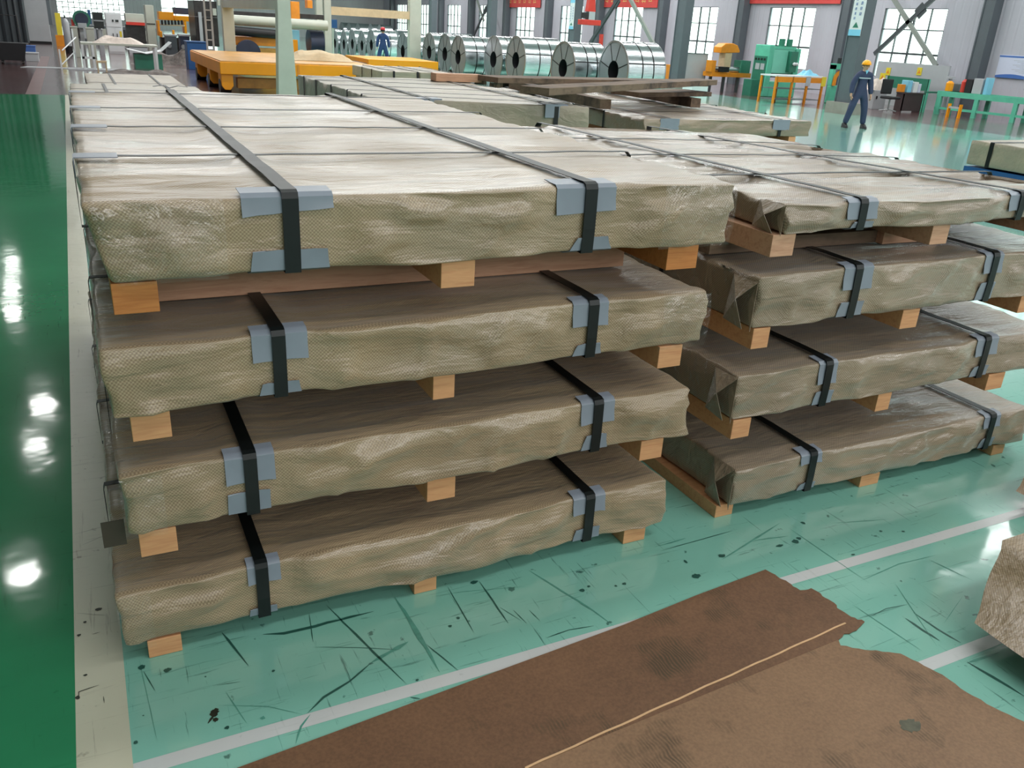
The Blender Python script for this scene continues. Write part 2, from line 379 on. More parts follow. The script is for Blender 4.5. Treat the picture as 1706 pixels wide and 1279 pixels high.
# ================================================================ SETTING
def build_floor():
    me = MB(); mats = [M['teal'], M['green'], M['cream'], M['red'], M['white'], M['scuff'], M['scuffL'], M['oil'], M['path']]
    XS = [-12, -0.235, -0.09, 5.2, 23.4, 31]; YS = [-14, 23.3, 96]
    for i in range(5):
        for j in range(2):
            if j == 0: mi = [1, 2, 0, 0, 3][i]
            else: mi = [3, 3, 3, 0, 3][i]
            me.add([(XS[i], YS[j], 0), (XS[i+1], YS[j], 0), (XS[i+1], YS[j+1], 0), (XS[i], YS[j+1], 0)], [(0, 1, 2, 3)], mi)
    z = .0008
    for y0, y1 in ((2.005, 2.058), (1.424, 1.476)):
        me.add([(-.09, y0, z), (9, y0, z), (9, y1, z), (-.09, y1, z)], [(0, 1, 2, 3)], 4)
    me.add([(-1.05, 23.3, z), (-.75, 23.3, z), (-.75, 40, z), (-1.05, 40, z)], [(0, 1, 2, 3)], 8)
    rnd = random.Random(3)
    def scuff(px, w, mi):
        P = [at(x, y, .0012) for x, y in px]; Q = []
        for i in range(len(P)-1):
            k = max(2, int((P[i+1]-P[i]).length/.04))
            for t in range(k): Q.append(P[i].lerp(P[i+1], t/k))
        Q.append(P[-1]); n = len(Q); vs = []; fs = []
        for i, p in enumerate(Q):
            d = (Q[min(i+1, n-1)]-Q[max(i-1, 0)]).normalized(); s = Vector((-d.y, d.x, 0)); e = min(1, 4*min(i+.2, n-1-i+.2)/n)
            a = w*e*(.4+.6*rnd.random()); b = w*e*(.4+.6*rnd.random())
            vs += [p+s*a*.5, p-s*b*.5]
        for i in range(n-1): fs.append((2*i, 2*i+1, 2*i+3, 2*i+2))
        me.add(vs, fs, mi)
    def blob(px, r, mi, st=1.0):
        c = at(px[0], px[1], .0013); n = 14
        me.add([(c.x+r*st*math.cos(2*PI*k/n)*(.6+.5*rnd.random()), c.y+r*math.sin(2*PI*k/n)*(.6+.5*rnd.random()), c.z) for k in range(n)], [tuple(range(n))], mi)
    A = lambda L: [(350+x/2.275, 950+y/2.275) for x, y in L]
    B = lambda L: [(x/2.67, 800+y/2.67) for x, y in L]
    Cc = lambda L: [(1100+x/2.815, 850+y/2.815) for x, y in L]
    for L, w, mi in ((((440, 130), (620, 310), (745, 430)), .010, 5), (((200, 242), (280, 238), (400, 210), (620, 155)), .018, 5),
                     (((370, 540), (430, 480), (530, 420), (610, 350)), .010, 5), (((610, 350), (680, 310), (750, 270)), .02, 6), (((700, 100), (800, 260), (870, 385)), .022, 6),
                     (((820, 280), (940, 378)), .006, 5), (((45, 235), (90, 290), (145, 360)), .010, 5), (((900, 60), (1000, 235)), .006, 5),
                     (((1210, 0), (1330, 75), (1450, 150), (1530, 210)), .012, 6), (((1020, 40), (1130, 200)), .009, 5), (((1275, 255), (1360, 225), (1455, 210)), .006, 5),
                     (((390, 290), (560, 292), (720, 300)), .004, 5), (((325, 655), (345, 590), (380, 545)), .008, 6), (((375, 160), (390, 270)), .004, 5),
                     (((1100, 140), (1180, 190)), .004, 5), (((1150, 150), (1200, 200)), .004, 5), (((1210, 150), (1250, 190)), .004, 5), (((760, 480), (795, 485)), .008, 5),
                     (((840, 100), (960, 80), (1200, 60)), .003, 6), (((60, 460), (140, 580)), .004, 6), (((30, 510), (220, 515), (350, 545)), .003, 6)):
        scuff(A(L), w, mi)
    for L, w, mi in ((((640, 850), (690, 935)), .005, 5), (((350, 972), (350, 940), (440, 910)), .005, 7), (((965, 910), (1068, 895)), .003, 5),
                     (((620, 800), (700, 1160)), .003, 6), (((340, 590), (470, 600)), .002, 7), (((360, 290), (475, 240)), .002, 7), (((410, 684), (445, 674)), .004, 7),
                     (((460, 960), (464, 990)), .004, 7), (((330, 240), (480, 200)), .002, 7), (((955, 1040), (925, 1080)), .012, 7)):
        scuff(B(L), w, mi)
    for L, w, mi in ((((290, 230), (400, 160), (560, 60)), .012, 6), (((1190, 480), (1300, 555), (1410, 620)), .012, 5), (((1150, 505), (1230, 560), (1310, 610)), .014, 5),
                     (((1440, 710), (1560, 780), (1706, 870)), .016, 5), (((1440, 715), (1590, 665)), .014, 6), (((0, 165), (120, 130)), .008, 6), (((0, 190), (160, 145), (340, 95)), .006, 5),
                     (((600, 80), (760, 190), (980, 340)), .005, 6), (((900, 440), (1230, 660)), .005, 6), (((800, 60), (1090, 40)), .004, 6), (((1330, 530), (1420, 400)), .003, 6),
                     (((440, 140), (600, 120)), .006, 6), (((1260, 230), (1470, 330)), .005, 6), (((940, 330), (1120, 250), (1290, 210)), .005, 6),
                     (((1100, 340), (1160, 430), (1300, 640)), .004, 6), (((980, 500), (1060, 460), (1160, 440)), .004, 5)):
        scuff(Cc(L), w, mi)
    for p, r, mi, st in (((437, 573), .012, 7, 1.3), ((352, 688), .008, 7, 1), ((957, 1026), .013, 7, 1), ((630, 830), .013, 5, 1), ((745, 843), .012, 5, 1.3), ((605, 1165), .008, 5, 1), ((380, 865), .006, 7, 1), ((345, 965), .009, 7, 1), ((1010, 1100), .007, 5, 1), ((638, 1045), .003, 5, 1), ((914, 872), .003, 5, 1), ((378, 630), .006, 7, 1)):
        blob((p[0]/2.67, 800+p[1]/2.67), r, mi, st)
    for p, r, mi, st in (((15, 540), .016, 7, 1), ((20, 565), .01, 7, 1), ((65, 595), .008, 5, 1), ((240, 380), .006, 5, 1), ((1410, 75), .01, 5, 1.4), ((1435, 60), .008, 5, 1), ((910, 210), .008, 5, 1), ((940, 180), .008, 5, 1), ((1570, 50), .009, 5, 1), ((1538, 58), .007, 5, 1), ((785, 415), .006, 5, 1), ((1000, 45), .012, 5, 1.5), ((200, 558), .008, 6, 1)):
        blob((350+p[0]/2.275, 950+p[1]/2.275), r, mi, st)
    for p, r, mi, st in (((120, 240), .014, 5, .5), ((170, 308), .018, 5, 1.2), ((635, 145), .018, 5, 1), ((650, 130), .012, 5, 1), ((670, 58), .012, 5, 1), ((560, 165), .01, 5, 2), ((1035, 97), .008, 5, 1), ((1140, 98), .007, 5, 1), ((905, 207), .006, 5, 2), ((290, 212), .012, 5, 1.6)):
        blob((1100+p[0]/2.815, 850+p[1]/2.815), r, mi, st)
    # far darker joint lines of the painted floor
    me2 = me.build('floor', mats)
    return struct(me2)
build_floor()

WX = 31.0
def build_wall_right():
    me = MB(); wins = []
    y0 = -14.0
    zlo, zhi = 0.98, 3.66; ulo, uhi = 5.6, 7.9
    ys = [25.05+7.05*k for k in range(-6, 10)]
    segs = []; cur = -14
    for y in ys:
        if y < -13 or y+3.08 > 95: continue
        segs.append((cur, y, False)); segs.append((y, y+3.08, True)); cur = y+3.08
    segs.append((cur, 96, False))
    for a, b, w in segs:
        if not w: me.b2(WX, WX+.2, a, b, 0, CEIL)
        else:
            me.b2(WX, WX+.2, a, b, 0, zlo); me.b2(WX, WX+.2, a, b, zhi, ulo); me.b2(WX, WX+.2, a, b, uhi, CEIL); wins.append((a, b))
    struct(me.build('wall_right', M['wall']))
    n = 0
    for a, b in wins:
        for lo, hi, rows in ((zlo, zhi, (0.0, .36, .40, .70, 1.0)), (ulo, uhi, (0, .5, 1.0))):
            n += 1
            f = MB(); th = .05
            for t in (0, .25, .5, .75, 1): y = a+(b-a)*t; wd = .06 if t in (0, 1, .5) else .03; f.b2(WX+.02, WX+.1, y-wd/2, y+wd/2, lo, hi)
            for t in rows:
                if t == .40: continue
                z = lo+(hi-lo)*t; wd = .08 if t == .36 else .045; f.b2(WX+.015, WX+.105, a, b, z-wd/2, z+wd/2)
            fo = struct(f.build('window_%d' % n, M['steelD']))
            g = MB().b2(WX+.055, WX+.061, a, b, lo, hi).build('pane', M['glass'], fo)
build_wall_right()
struct(MB().b2(-12.2, -12, -14, 96, 0, CEIL).build('wall_left', M['wall']))
struct(MB().b2(-12, 31, -14.2, -14, 0, CEIL).build('wall_back', M['wallX']))
def build_wall_far():
    me = MB(); a, b = -0.6, 5.2; c, d = 8.5, 13.5
    Y0 = 96
    me.b2(-12, a, Y0, Y0+.2, 0, CEIL); me.b2(b, c, Y0, Y0+.2, 0, CEIL); me.b2(d, 31.2, Y0, Y0+.2, 0, CEIL)
    me.b2(a, b, Y0, Y0+.2, 6.5, CEIL); me.b2(a, b, Y0, Y0+.2, 0, .7); me.b2(c, d, Y0, Y0+.2, 4, CEIL); me.b2(c, d, Y0, Y0+.2, 0, 1)
    struct(me.build('wall_far', M['wallX']))
    f = MB()
    for k in range(13): x = a+(b-a)*k/12; f.b2(x-.03, x+.03, Y0+.02, Y0+.1, .7, 6.5)
    for k in range(14): z = .7+5.8*k/13; f.b2(a, b, Y0+.015, Y0+.105, z-.03, z+.03)
    o = struct(f.build('window_60', M['steelD'])); MB().b2(a, b, Y0+.055, Y0+.06, .7, 6.5).build('pane', M['glass'], o)
    f = MB()
    for k in range(5): x = c+(d-c)*k/4; f.b2(x-.03, x+.03, Y0+.02, Y0+.1, 1, 4)
    for k in range(4): z = 1+k; f.b2(c, d, Y0+.015, Y0+.105, z-.03, z+.03)
    o = struct(f.build('window_61', M['steelD'])); MB().b2(c, d, Y0+.055, Y0+.06, 1, 4).build('pane', M['glass'], o)
build_wall_far()
struct(MB().b2(-12.2, 31.2, -14.2, 96.2, CEIL, CEIL+.2).build('ceiling', M['ceil']))

def hcol(name, x, y, w, d, z0, z1, mat, par=None, tf=.03):
    b = MB(); b.b2(x-w/2, x+w/2, y-d/2, y-d/2+tf, z0, z1); b.b2(x-w/2, x+w/2, y+d/2-tf, y+d/2, z0, z1); b.b2(x-.02, x+.02, y-d/2+tf, y+d/2-tf, z0, z1)
    return b.build(name, mat, par)
cols = [(21.75, 'main building column with blue and white sign, beside the worker in the yellow helmet'), (31.2, 'main building column right of the nearest steel coil'),
        (40.2, 'main building column with a small pale blue sign behind the coils'), (50.3, 'main building column left of the first red banner'), (60.2, 'far main building column behind the white machine post')]
for i, (y, lab) in enumerate(cols):
    t = thing('building_column', lab, 'column', (23.0, y, 0), 0, 'grey main columns along the aisle')
    b = MB(); b.b2(-.20, .20, -.30, -.26, .25, CEIL); b.b2(-.20, .20, .26, .30, .25, CEIL); b.b2(-.17, .17, -.26, .26, .25, CEIL)
    b.build('shaft', M['steel'], t)
    MB().b2(-.36, .36, -.48, .48, 0, .36).build('plinth', M['concrete'], t)
# wall columns
for k in range(11):
    y = 22.98+6.93*k
    b = MB(); x = WX-.25; b.b2(x-.22, x+.22, y-.24, y-.19, 0, CEIL); b.b2(x-.22, x+.22, y+.19, y+.24, 0, CEIL); b.b2(x-.19, x+.19, y-.19, y+.19, 0, CEIL)
    o = struct(b.build('trim_%d' % (k+1), M['steel']))

# braces between wall columns
def brace(p0, p1, p2, p3, lab, m0, m1):
    c = [(a+b)/2 for a, b in zip(p0, p1)]
    t = thing('cross_brace', lab, 'brace', c, 0, 'steel cross braces on the window wall')
    for (a, b), m in (((p0, p1), m0), ((p2, p3), m1)):
        a = Vector(a)-Vector(c); b = Vector(b)-Vector(c); d = (b-a).normalized(); n = Vector((1, 0, 0)); s = d.cross(n)
        R = Matrix((n, s, d)).transposed()
        MB().box((a+b)/2, (.10, .16, (b-a).length), 0, 0, R).build('brace_bar', m, t)
    MB().prismX([(-.28, 0), (0, -.3), (.28, 0), (0, .3)], -.03, .03).build('gusset_plate', m0, t)
def P(x, y, X=30.15): return atX(x, y, X)
def xbrace(pa, pb, qa, qb, lab, m0, m1, X=30.15):
    a, b, c, d = P(*pa, X), P(*pb, X), P(*qa, X), P(*qb, X)
    # extend both bars up to 5 m
    def ext(lo, hi): return lo+(hi-lo)*((5.2-lo.z)/(hi.z-lo.z))
    a2, c2 = ext(b, a), ext(d, c)
    brace(tuple(b), tuple(a2), tuple(d), tuple(c2), lab, m0, m1)
xbrace((1553, 0), (1457, 90), (1490, 0), (1560, 110), 'crossed steel brace in front of the big window behind the desk', M['steelD'], M['brace'])
xbrace((1029, 0), (983, 72), (1051, 0), (1091, 78), 'crossed steel brace right of the hanging red crane block', M['steelD'], M['brace'], 22.3)
xbrace((812, 10), (789, 60), (795, 0), (806, 35), 'thin crossed steel brace behind the middle coils', M['steelD'], M['brace'], 29.8)

# high bay lamps
for y, x in [(17.4, -2.2), (23.5, -2.13), (26.3, -2.0), (35.8, -3.2), (39.1, -3.4), (43.2, -3.55)]:
    t = thing('high_bay_lamp', 'round high bay lamp over the green walkway, '+{17.4: 'nearest', 23.5: 'second', 26.3: 'third', 35.8: 'fourth', 39.1: 'fifth', 43.2: 'farthest'}[y]+' from the viewer', 'lamp', (x, y, 9), 0, 'high bay lamps over the walkway')
    b = MB(); b.tube([(0, 0, .02), (0, 0, .2), (0, 0, .35)], [.3, .28, .08], 20); b.tube([(0, 0, .35), (0, 0, 1.0)], .02, 6); b.build('housing', M['steelD'], t)
    MB().tube([(0, 0, -.01), (0, 0, .02)], .28, 20).build('diffuser', M['lamp'], t)

# ================================================================ WRAPPED SHEET BUNDLES
def lin(L, st, r, extra=()):
    n = max(2, int(round((L-2*r)/st)))
    v = [0, r*.35, r]+[r+(L-2*r)*i/n for i in range(1, n)]+[L-r, L-r*.35, L]
    return sorted(set(round(a, 5) for a in v))
def wrap_mesh(name, L, D, T, seed, straps, parent, mat, st=.025, quad=None, amp=1.0, topamp=1.0, cross=(), zt=None, full=True, flat=.09, inset=0):
    r = min(.014, T*.2)
    xs = lin(L, st, r); zs = lin(T, min(st, T/6), r)
    ys = [0, r*.35, r]; y = r
    while y < D-r-.03: ys.append(y); y += min(max(st*.8, (y*.035 if full else .12)), .06 if full else .3)
    ys += [D-r, D-r*.35, D]; ys = sorted(set(round(a, 5) for a in ys))
    nx, ny, nz = len(xs), len(ys), len(zs); V = {}; vs = []; uvs = []
    N = noise.noise
    def pos(i, j, k):
        key = (i, j, k)
        if key in V: return V[key]
        x, y, z = xs[i], ys[j], zs[k]
        c = Vector((min(max(x, r), L-r), min(max(y, r), D-r), min(max(z, r), T-r))); d = Vector((x, y, z))-c
        nn = d.normalized() if d.length > 1e-7 else Vector((0, 0, 0)); p = c+nn*r if d.length > 1e-7 else c
        if full:
            ds = min([abs(x-s) for s in straps] or [9]); env = 1-math.exp(-(max(0, ds-flat)/.07)**2); envt = 1-math.exp(-(max(0, ds-.03)/.06)**2)
            t = z/T
            if nn.y < -.3:     # front face
                ends = min(1, .25+min(x, L-x)/.3)
                a = .014*N(Vector((x*2.4+seed, t*1.6, seed)))+.010*N(Vector((x*5+seed*2, t*3+x*2, 3.1)))
                w1 = N(Vector((x*1.7+seed, t*2.6+.7*math.sin(x*2.3+seed), 9.2))); a += .020*(1-abs(w1)*3.2)*(1 if abs(w1) < .31 else 0)
                b_ = N(Vector((x*3.1-t*1.4+seed, t*1.1+x*1.9, 2.2))); a += .016*(1-abs(b_)*5)*(1 if abs(b_) < .2 else 0)*min(1, (1.05-t)*5)
                for s in straps:
                    for zc, sg in ((T*.82, -1), (T*.2, 1)):
                        rr = math.hypot(x-s, z-zc); an = math.atan2(z-zc, abs(x-s))
                        a += .018*math.sin(an*6+seed+s*5)*math.exp(-max(0, rr-flat)/.16)
                a += .012*math.sin(PI*min(1, t*1.05))*ends
                p.y -= a*amp*env+.002
                p.z += (-.010*(1-t)*(.5+N(Vector((x*2.6, seed, 1.5))))*amp*env)*(1 if t < .5 else .3)
            if nn.z > .3:
                ey = min(1, y/.06)
                a = .010*N(Vector((x*1.1+seed, y*7.5, seed*1.7)))+.006*N(Vector((x*3+seed, y*16, 4.4)))+.012*N(Vector((x*.9, y*2.2, seed+5)))
                for cy in cross: a -= .008*math.exp(-((y-cy)/.03)**2)
                p.z += (a-.004)*topamp*envt*(.4+.6*ey)
            if abs(nn.x) > .3:
                a = .014*N(Vector((y*3.0, z*9, seed+2)))+.008*N(Vector((y*9, z*5, seed+7)))
                p.x += (1 if nn.x > 0 else -1)*a*amp
        if inset and x < .3: p.x += inset*(1-z/T)*(1-x/.3)
        if zt: p.z += zt(p.x/L, p.y/D)*(z/T)
        if quad:
            a, b, c_, d_ = quad; u, v = p.x/L, p.y/D
            q = Vector(a)*(1-u)*(1-v)+Vector(b)*u*(1-v)+Vector(c_)*u*v+Vector(d_)*(1-u)*v; p.x, p.y = q.x, q.y
        V[key] = len(vs); vs.append(tuple(p)); return V[key]
    fs = []; fuv = []
    def quadf(k4, uv4): fs.append([pos(*k) for k in k4]); fuv.append(uv4)
    for i in range(nx-1):
        for j in range(ny-1):
            for k, fl in ((nz-1, 0), (0, 1)):
                q = [(i, j, k), (i+1, j, k), (i+1, j+1, k), (i, j+1, k)]
                uv = [(xs[a], ys[b]) for a, b, _ in q]
                if fl: q.reverse(); uv.reverse()
                quadf(q, uv)
    for i in range(nx-1):
        for k in range(nz-1):
            for j, fl in ((0, 0), (ny-1, 1)):
                q = [(i, j, k), (i+1, j, k), (i+1, j, k+1), (i, j, k+1)]; uv = [(xs[a], zs[c]-T) for a, _, c in q]
                if fl: q.reverse(); uv.reverse()
                quadf(q, uv)
    for j in range(ny-1):
        for k in range(nz-1):
            for i, fl in ((nx-1, 0), (0, 1)):
                q = [(i, j, k), (i, j+1, k), (i, j+1, k+1), (i, j, k+1)]; uv = [(ys[b], zs[c]) for _, b, c in q]
                if fl: q.reverse(); uv.reverse()
                quadf(q, uv)
    me = bpy.data.meshes.new(name); me.from_pydata(vs, [], fs); me.materials.append(mat)
    ul = me.uv_layers.new(name='UVMap'); li = 0
    for uv4 in fuv:
        for uv in uv4: ul.data[li].uv = uv; li += 1
    for p in me.polygons: p.use_smooth = True
    o = bpy.data.objects.new(name, me); COL.objects.link(o); o.parent = parent
    return o

def strap_loop(L, D, T, x0, x1, w, seed, off=.0125, und=.003, zt=None, name='strap', par=None, quad=None):
    # closed loop round the bundle from front to back at x0 (front) .. x1 (back)
    pts = []; o = off; rnd = random.Random(seed)
    X = lambda y: x0+(x1-x0)*max(0, min(1, y/D))
    Z = lambda y, x: T+o+(zt(x/L, y/D) if zt else 0)
    pts.append((X(0), -o, -.004)); pts.append((X(0), -o-.002, T*.35)); pts.append((X(0), -o-.001, T*.7)); pts.append((X(0), -o, T-.010)); pts.append((X(0), -o*.5, T-.001+o*.6)); 
    n = 26
    for i in range(n+1):
        y = .010+(D-.02)*i/n; pts.append((X(y), y, Z(y, X(y))+(und*(rnd.random()-.3) if 0 < i < n else 0)))
    pts.append((X(D), D+o, T-.01)); pts.append((X(D), D+o, -.004)); pts.append((X(D/2), D/2, -.006))
    if quad: pts = [(*_q(quad, p[0]/L, p[1]/D), p[2]) for p in pts]
    return MB().band(pts, (1, 0, 0), w, .0025, closed=True).build(name, M['strap'], par)
def _q(quad, u, v):
    a, b, c, d = [Vector(k) for k in quad]; q = a*(1-u)*(1-v)+b*u*(1-v)+c*u*v+d*(1-u)*v; return q.x, q.y
def cross_loop(L, D, T, y, w, par, seed, zt=None, quad=None, under=True):
    o = .008; rnd = random.Random(seed); pts = [(-o, y, -.004), (-o, y, T*.5), (-o, y, T-.012), (-o*.4, y, T+o*.6)]; n = 22
    for i in range(n+1):
        x = .012+(L-.024)*i/n; pts.append((x, y, T+o-.002+(zt(x/L, y/D) if zt else 0)+(.003*(rnd.random()-.4) if 0 < i < n else 0)))
    ze = zt(1, y/D) if zt else 0
    pts += [(L+o*.4, y, T+o*.6+ze), (L+o+.012, y, T-.012+ze), (L+o+.012, y, T*.4), (L+o, y, -.004), (L/2, y, -.006)]
    if quad: pts = [(*_q(quad, p[0]/L, p[1]/D), p[2]) for p in pts]
    return MB().band(pts, (0, 1, 0), w, .0025, closed=True).build('cross_strap', M['strap'], par)
def corner_plate(par, x, w, T, hd, hu, rnd, bottom=False, taper=0, skew=0, y0=0, mat=None, quadpt=None):
    # bent board over the top front edge (or bottom front edge) centred on x
    b = MB(); t = .0025; o = .0035
    if not bottom:
        prof = [(hu, T+o+.004), (hu*.5, T+o+.001), (.008, T+o), (-o, T-.006), (-o-.001, T-hd*.5), (-o-.003, T-hd)]
    else:
        prof = [(.10, -.005), (.02, -.005), (-o, .004), (-o-.002, hd*.5), (-o-.004, hd)]
    n = len(prof); cols = 7; vs = []; fs = []
    for side in (0, 1):
        for i, (yy, zz) in enumerate(prof):
            for c in range(cols):
                u = c/(cols-1)-.5; ww = w*(1-(taper*(i/(n-1)) if bottom else 0)); hz = 0
                if i == n-1: hz = skew*u+(rnd.random()-.5)*.004
                dy = (-t if side else 0) if i >= 3 or (bottom and i >= 2) else 0; dz = (t if side else 0)*(1 if not bottom else -1) if dy == 0 else 0
                lift = -.006*abs(u*2)**2*(1 if i == n-1 else 0)
                vs.append((x+u*ww, y0+yy+dy+lift, zz+dz+hz))
    for i in range(n-1):
        for c in range(cols-1):
            a = i*cols+c; q = (a, a+1, a+cols+1, a+cols); fs.append(q); fs.append(tuple(k+n*cols for k in q[::-1]))
    m = n*cols
    for c in range(cols-1):
        fs.append((c, c+1, c+1+m, c+m)); a = (n-1)*cols+c; fs.append((a, a+1, a+1+m, a+m))
    for i in range(n-1):
        for c in (0, cols-1): a = i*cols+c; fs.append((a, a+cols, a+cols+m, a+m))
    b.add(vs, fs)
    return b.build('corner_protector', mat or M['prot'], par, smooth=True)
def side_plate(par, y, w, T, L, left=True, mat=None):
    b = MB(); s = -1 if left else 1; x0 = 0 if left else L; t = .003
    b.b2(x0+s*.004, x0-s*.13, y-w/2, y+w/2, T+.006, T+.006+t); b.b2(x0+s*.004, x0+s*(.004+t), y-w/2, y+w/2, T-.06, T+.006)
    return b.build('corner_protector', mat or M['prot'], par)

def bearer(par, x, w, h, y0, y1, ztop, mat, name='bearer'):
    return MB().b2(x-w/2, x+w/2, y0, y1, ztop-h, ztop).build(name, mat, par, bevel=.002)
def plank(par, x0, x1, y, d, z0, h, mat, pts=None):
    return MB().b2(x0, x1, y-d/2, y+d/2, z0, z0+h).build('cross_plank', mat, par, bevel=.002)

def bundle(label, group, X0, Y0, Z0, L, D, T, seed, straps, gap, bearers, wrapmat, cross=(), planks=(), plates=(), sw=.042, st=.025, amp=1, topamp=1, zt=None, quad=None, full=True, bh=.09, bmats=None, pm='pinep', cw=.03, sideplates=(), straptop=None, kind='bundle'):
    t = thing('sheet_bundle', label, 'bundle', (X0, Y0, Z0), 0, group)
    rnd = random.Random(seed)
    sx = [s if isinstance(s, tuple) else (s, s) for s in straps]
    wrap_mesh('wrap', L, D, T, seed, [s[0] for s in sx], t, M[wrapmat], st, quad, amp, topamp, cross, zt, full, max([.03]+[p_[1]/2+.004 for p_ in plates]), .05 if seed == 5.9 else (.012 if st < .03 else 0))
    for i, (a, b) in enumerate(sx): strap_loop(L, D, T, a, b, sw, seed*10+i, zt=zt, par=t, quad=quad)
    for i, c in enumerate(cross): cross_loop(L, D, T, c, cw, t, seed*20+i, zt, quad)
    for p in plates: corner_plate(t, p[0], p[1], T, p[2], p[3], rnd, p[4] if len(p) > 4 else False, p[5] if len(p) > 5 else 0, p[6] if len(p) > 6 else 0)
    for sp in sideplates: side_plate(t, sp[0], sp[1], T, L, sp[2])
    for i, bx in enumerate(bearers):
        x, w = bx[0], bx[1]; h = bx[2] if len(bx) > 2 else bh; y0 = bx[3] if len(bx) > 3 else .0
        bearer(t, x, w, h, y0, D-.02, -.006, M[(bmats or ['pine'])[i % len(bmats or ['pine'])]])
    for pl in planks: plank(t, pl[0], pl[1], pl[2], .09, -gap+.010, gap-bh-.016, M[pl[3] if len(pl) > 3 else pm])
    return t

GA = 'wrapped bundles of the front left stack'; GR = 'wrapped bundles of the front right stack'
YF = 2.5
CA = (.74, 1.57, 2.35, 3.22)
# lowest to top, left stack
pA = lambda xs, T, ws=.17, hd=.09, hb=.07: [q for x in xs for q in ((x, ws, hd, .05, False, 0, .01), (x, ws*.95, hb, .05, True, .25, .01))]
bundle('khaki-wrapped sheet bundle at the bottom of the front left stack, on the teal floor', GA, -.085, YF, .075, 2.13, 3.45, .205, 1.3, [.452, 1.752], .075,
       [(.125, .105, .068), (1.05, .09, .068), (2.0, .11, .068)], 'wrapA', CA, (), [(.46, .11, .07, .04), (.45, .10, .035, .04, True, .1), (1.75, .15, .075, .05), (1.75, .14, .06, .05, True, .2)], bmats=['pine', 'pine', 'pine'])
bundle('khaki woven-wrapped sheet bundle second from the bottom of the front left stack', GA, -.03, YF, .492, 2.13, 3.45, .208, 2.7, [.385, 1.69], .205,
       [(.09, .11), (1.05, .11), (1.975, .11)], 'wrapA', CA, [(.12, 2.0, .8), (.12, 2.0, 1.6), (.12, 2.0, 2.4)], [(.385, .155, .095, .05), (.375, .14, .08, .05, True, .05), (1.69, .15, .09, .05), (1.69, .15, .07, .05, True, .4)])
bundle('khaki woven-wrapped sheet bundle third from the bottom of the front left stack', GA, -.035, YF, .897, 2.15, 3.45, .208, 4.1, [.50, 1.63], .200,
       [(.115, .11), (1.055, .08), (2.01, .11)], 'wrapA', CA, [(.12, 2.0, .85), (.12, 2.0, 1.6), (.12, 2.0, 2.4)], [(.505, .17, .09, .05), (.50, .15, .045, .05, True, .25), (1.62, .15, .09, .05), (1.62, .15, .05, .05, True, .35)])
bundle('khaki woven-wrapped sheet bundle on top of the front left stack, crossed by long black straps', GA, -.03, YF, 1.296, 2.19, 3.45, .226, 5.9, [(.55, .56), (1.57, 1.56)], .195,
       [(.11, .12), (1.09, .12), (2.00, .14)], 'wrapA', CA, [(.16, 2.0, .43), (.16, 2.0, 1.25), (.16, 2.0, 2.05)],
       [(.545, .265, .05, .075, False, 0, .02), (.545, .25, .065, .05, True, .12), (1.555, .235, .09, .09, False, 0, .01), (1.59, .22, .05, .05, True, .45)], bmats=['pineO', 'pine', 'pineO'], sw=.048,
       sideplates=[(.74, .10, True), (1.57, .1, True), (2.35, .1, True), (3.22, .1, True)], topamp=1.3)
# right stack
zt4 = lambda u, v: -.07*u*u*v
CR_ = (.62, 1.25, 1.9)
bundle('khaki-wrapped sheet bundle at the bottom of the front right stack, on the teal floor', GR, 2.41, YF, .068, 2.05, 2.65, .192, 7.2, [.47, 1.74], .068,
       [(.015, .10, .062, .03), (.905, .13, .062), (1.88, .10, .062)], 'wrapB', CR_, (), [(.46, .13, .05, .06), (.46, .12, .04, .05, True, .2), (1.74, .13, .07, .05), (1.74, .13, .06, .05, True, .2)], amp=.75)
bundle('khaki woven-wrapped sheet bundle second from the bottom of the front right stack', GR, 2.335, YF, .512, 2.1, 2.65, .205, 8.4, [.52, 1.585], .245,
       [(.075, .10), (.94, .09), (1.75, .13)], 'wrapB', CR_, [(.1, 1.9, .9), (.1, 1.9, 1.9)], [(.52, .11, .10, .07), (.52, .12, .07, .05, True, .1), (1.59, .16, .09, .05), (1.58, .14, .06, .05, True, .2)], amp=.75)
bundle('khaki woven-wrapped sheet bundle third from the bottom of the front right stack', GR, 2.355, YF, .925, 2.07, 2.65, .225, 9.7, [.555, 1.445], .208,
       [(.075, .09), (.96, .11), (1.8, .12)], 'wrapB', CR_, [(.1, 1.9, .7), (.1, 1.9, 1.7)], [(.56, .17, .10, .05), (.55, .16, .07, .05, True, .15), (1.44, .13, .09, .05), (1.43, .13, .09, .05, True, .2)], amp=.8)
bundle('glossy wrinkled khaki-wrapped sheet bundle on top of the front right stack', GR, 2.43, YF, 1.315, 2.05, 2.65, .115, 11.3, [(.425, .30), (1.44, 1.19)], .165,
       [(.03, .12), (.945, .11), (1.75, .12)], 'wrapB', CR_, [(-.09, 1.08, .34, 'oldwood'), (.9, 1.28, .30, 'pinep'), (-.05, 1.9, 1.3, 'oldwood')], [(.425, .17, .075, .04), (.44, .14, .03, .03, True, .2), (1.43, .15, .075, .04)], amp=.9, topamp=2.2, zt=zt4, bmats=['pinep'])

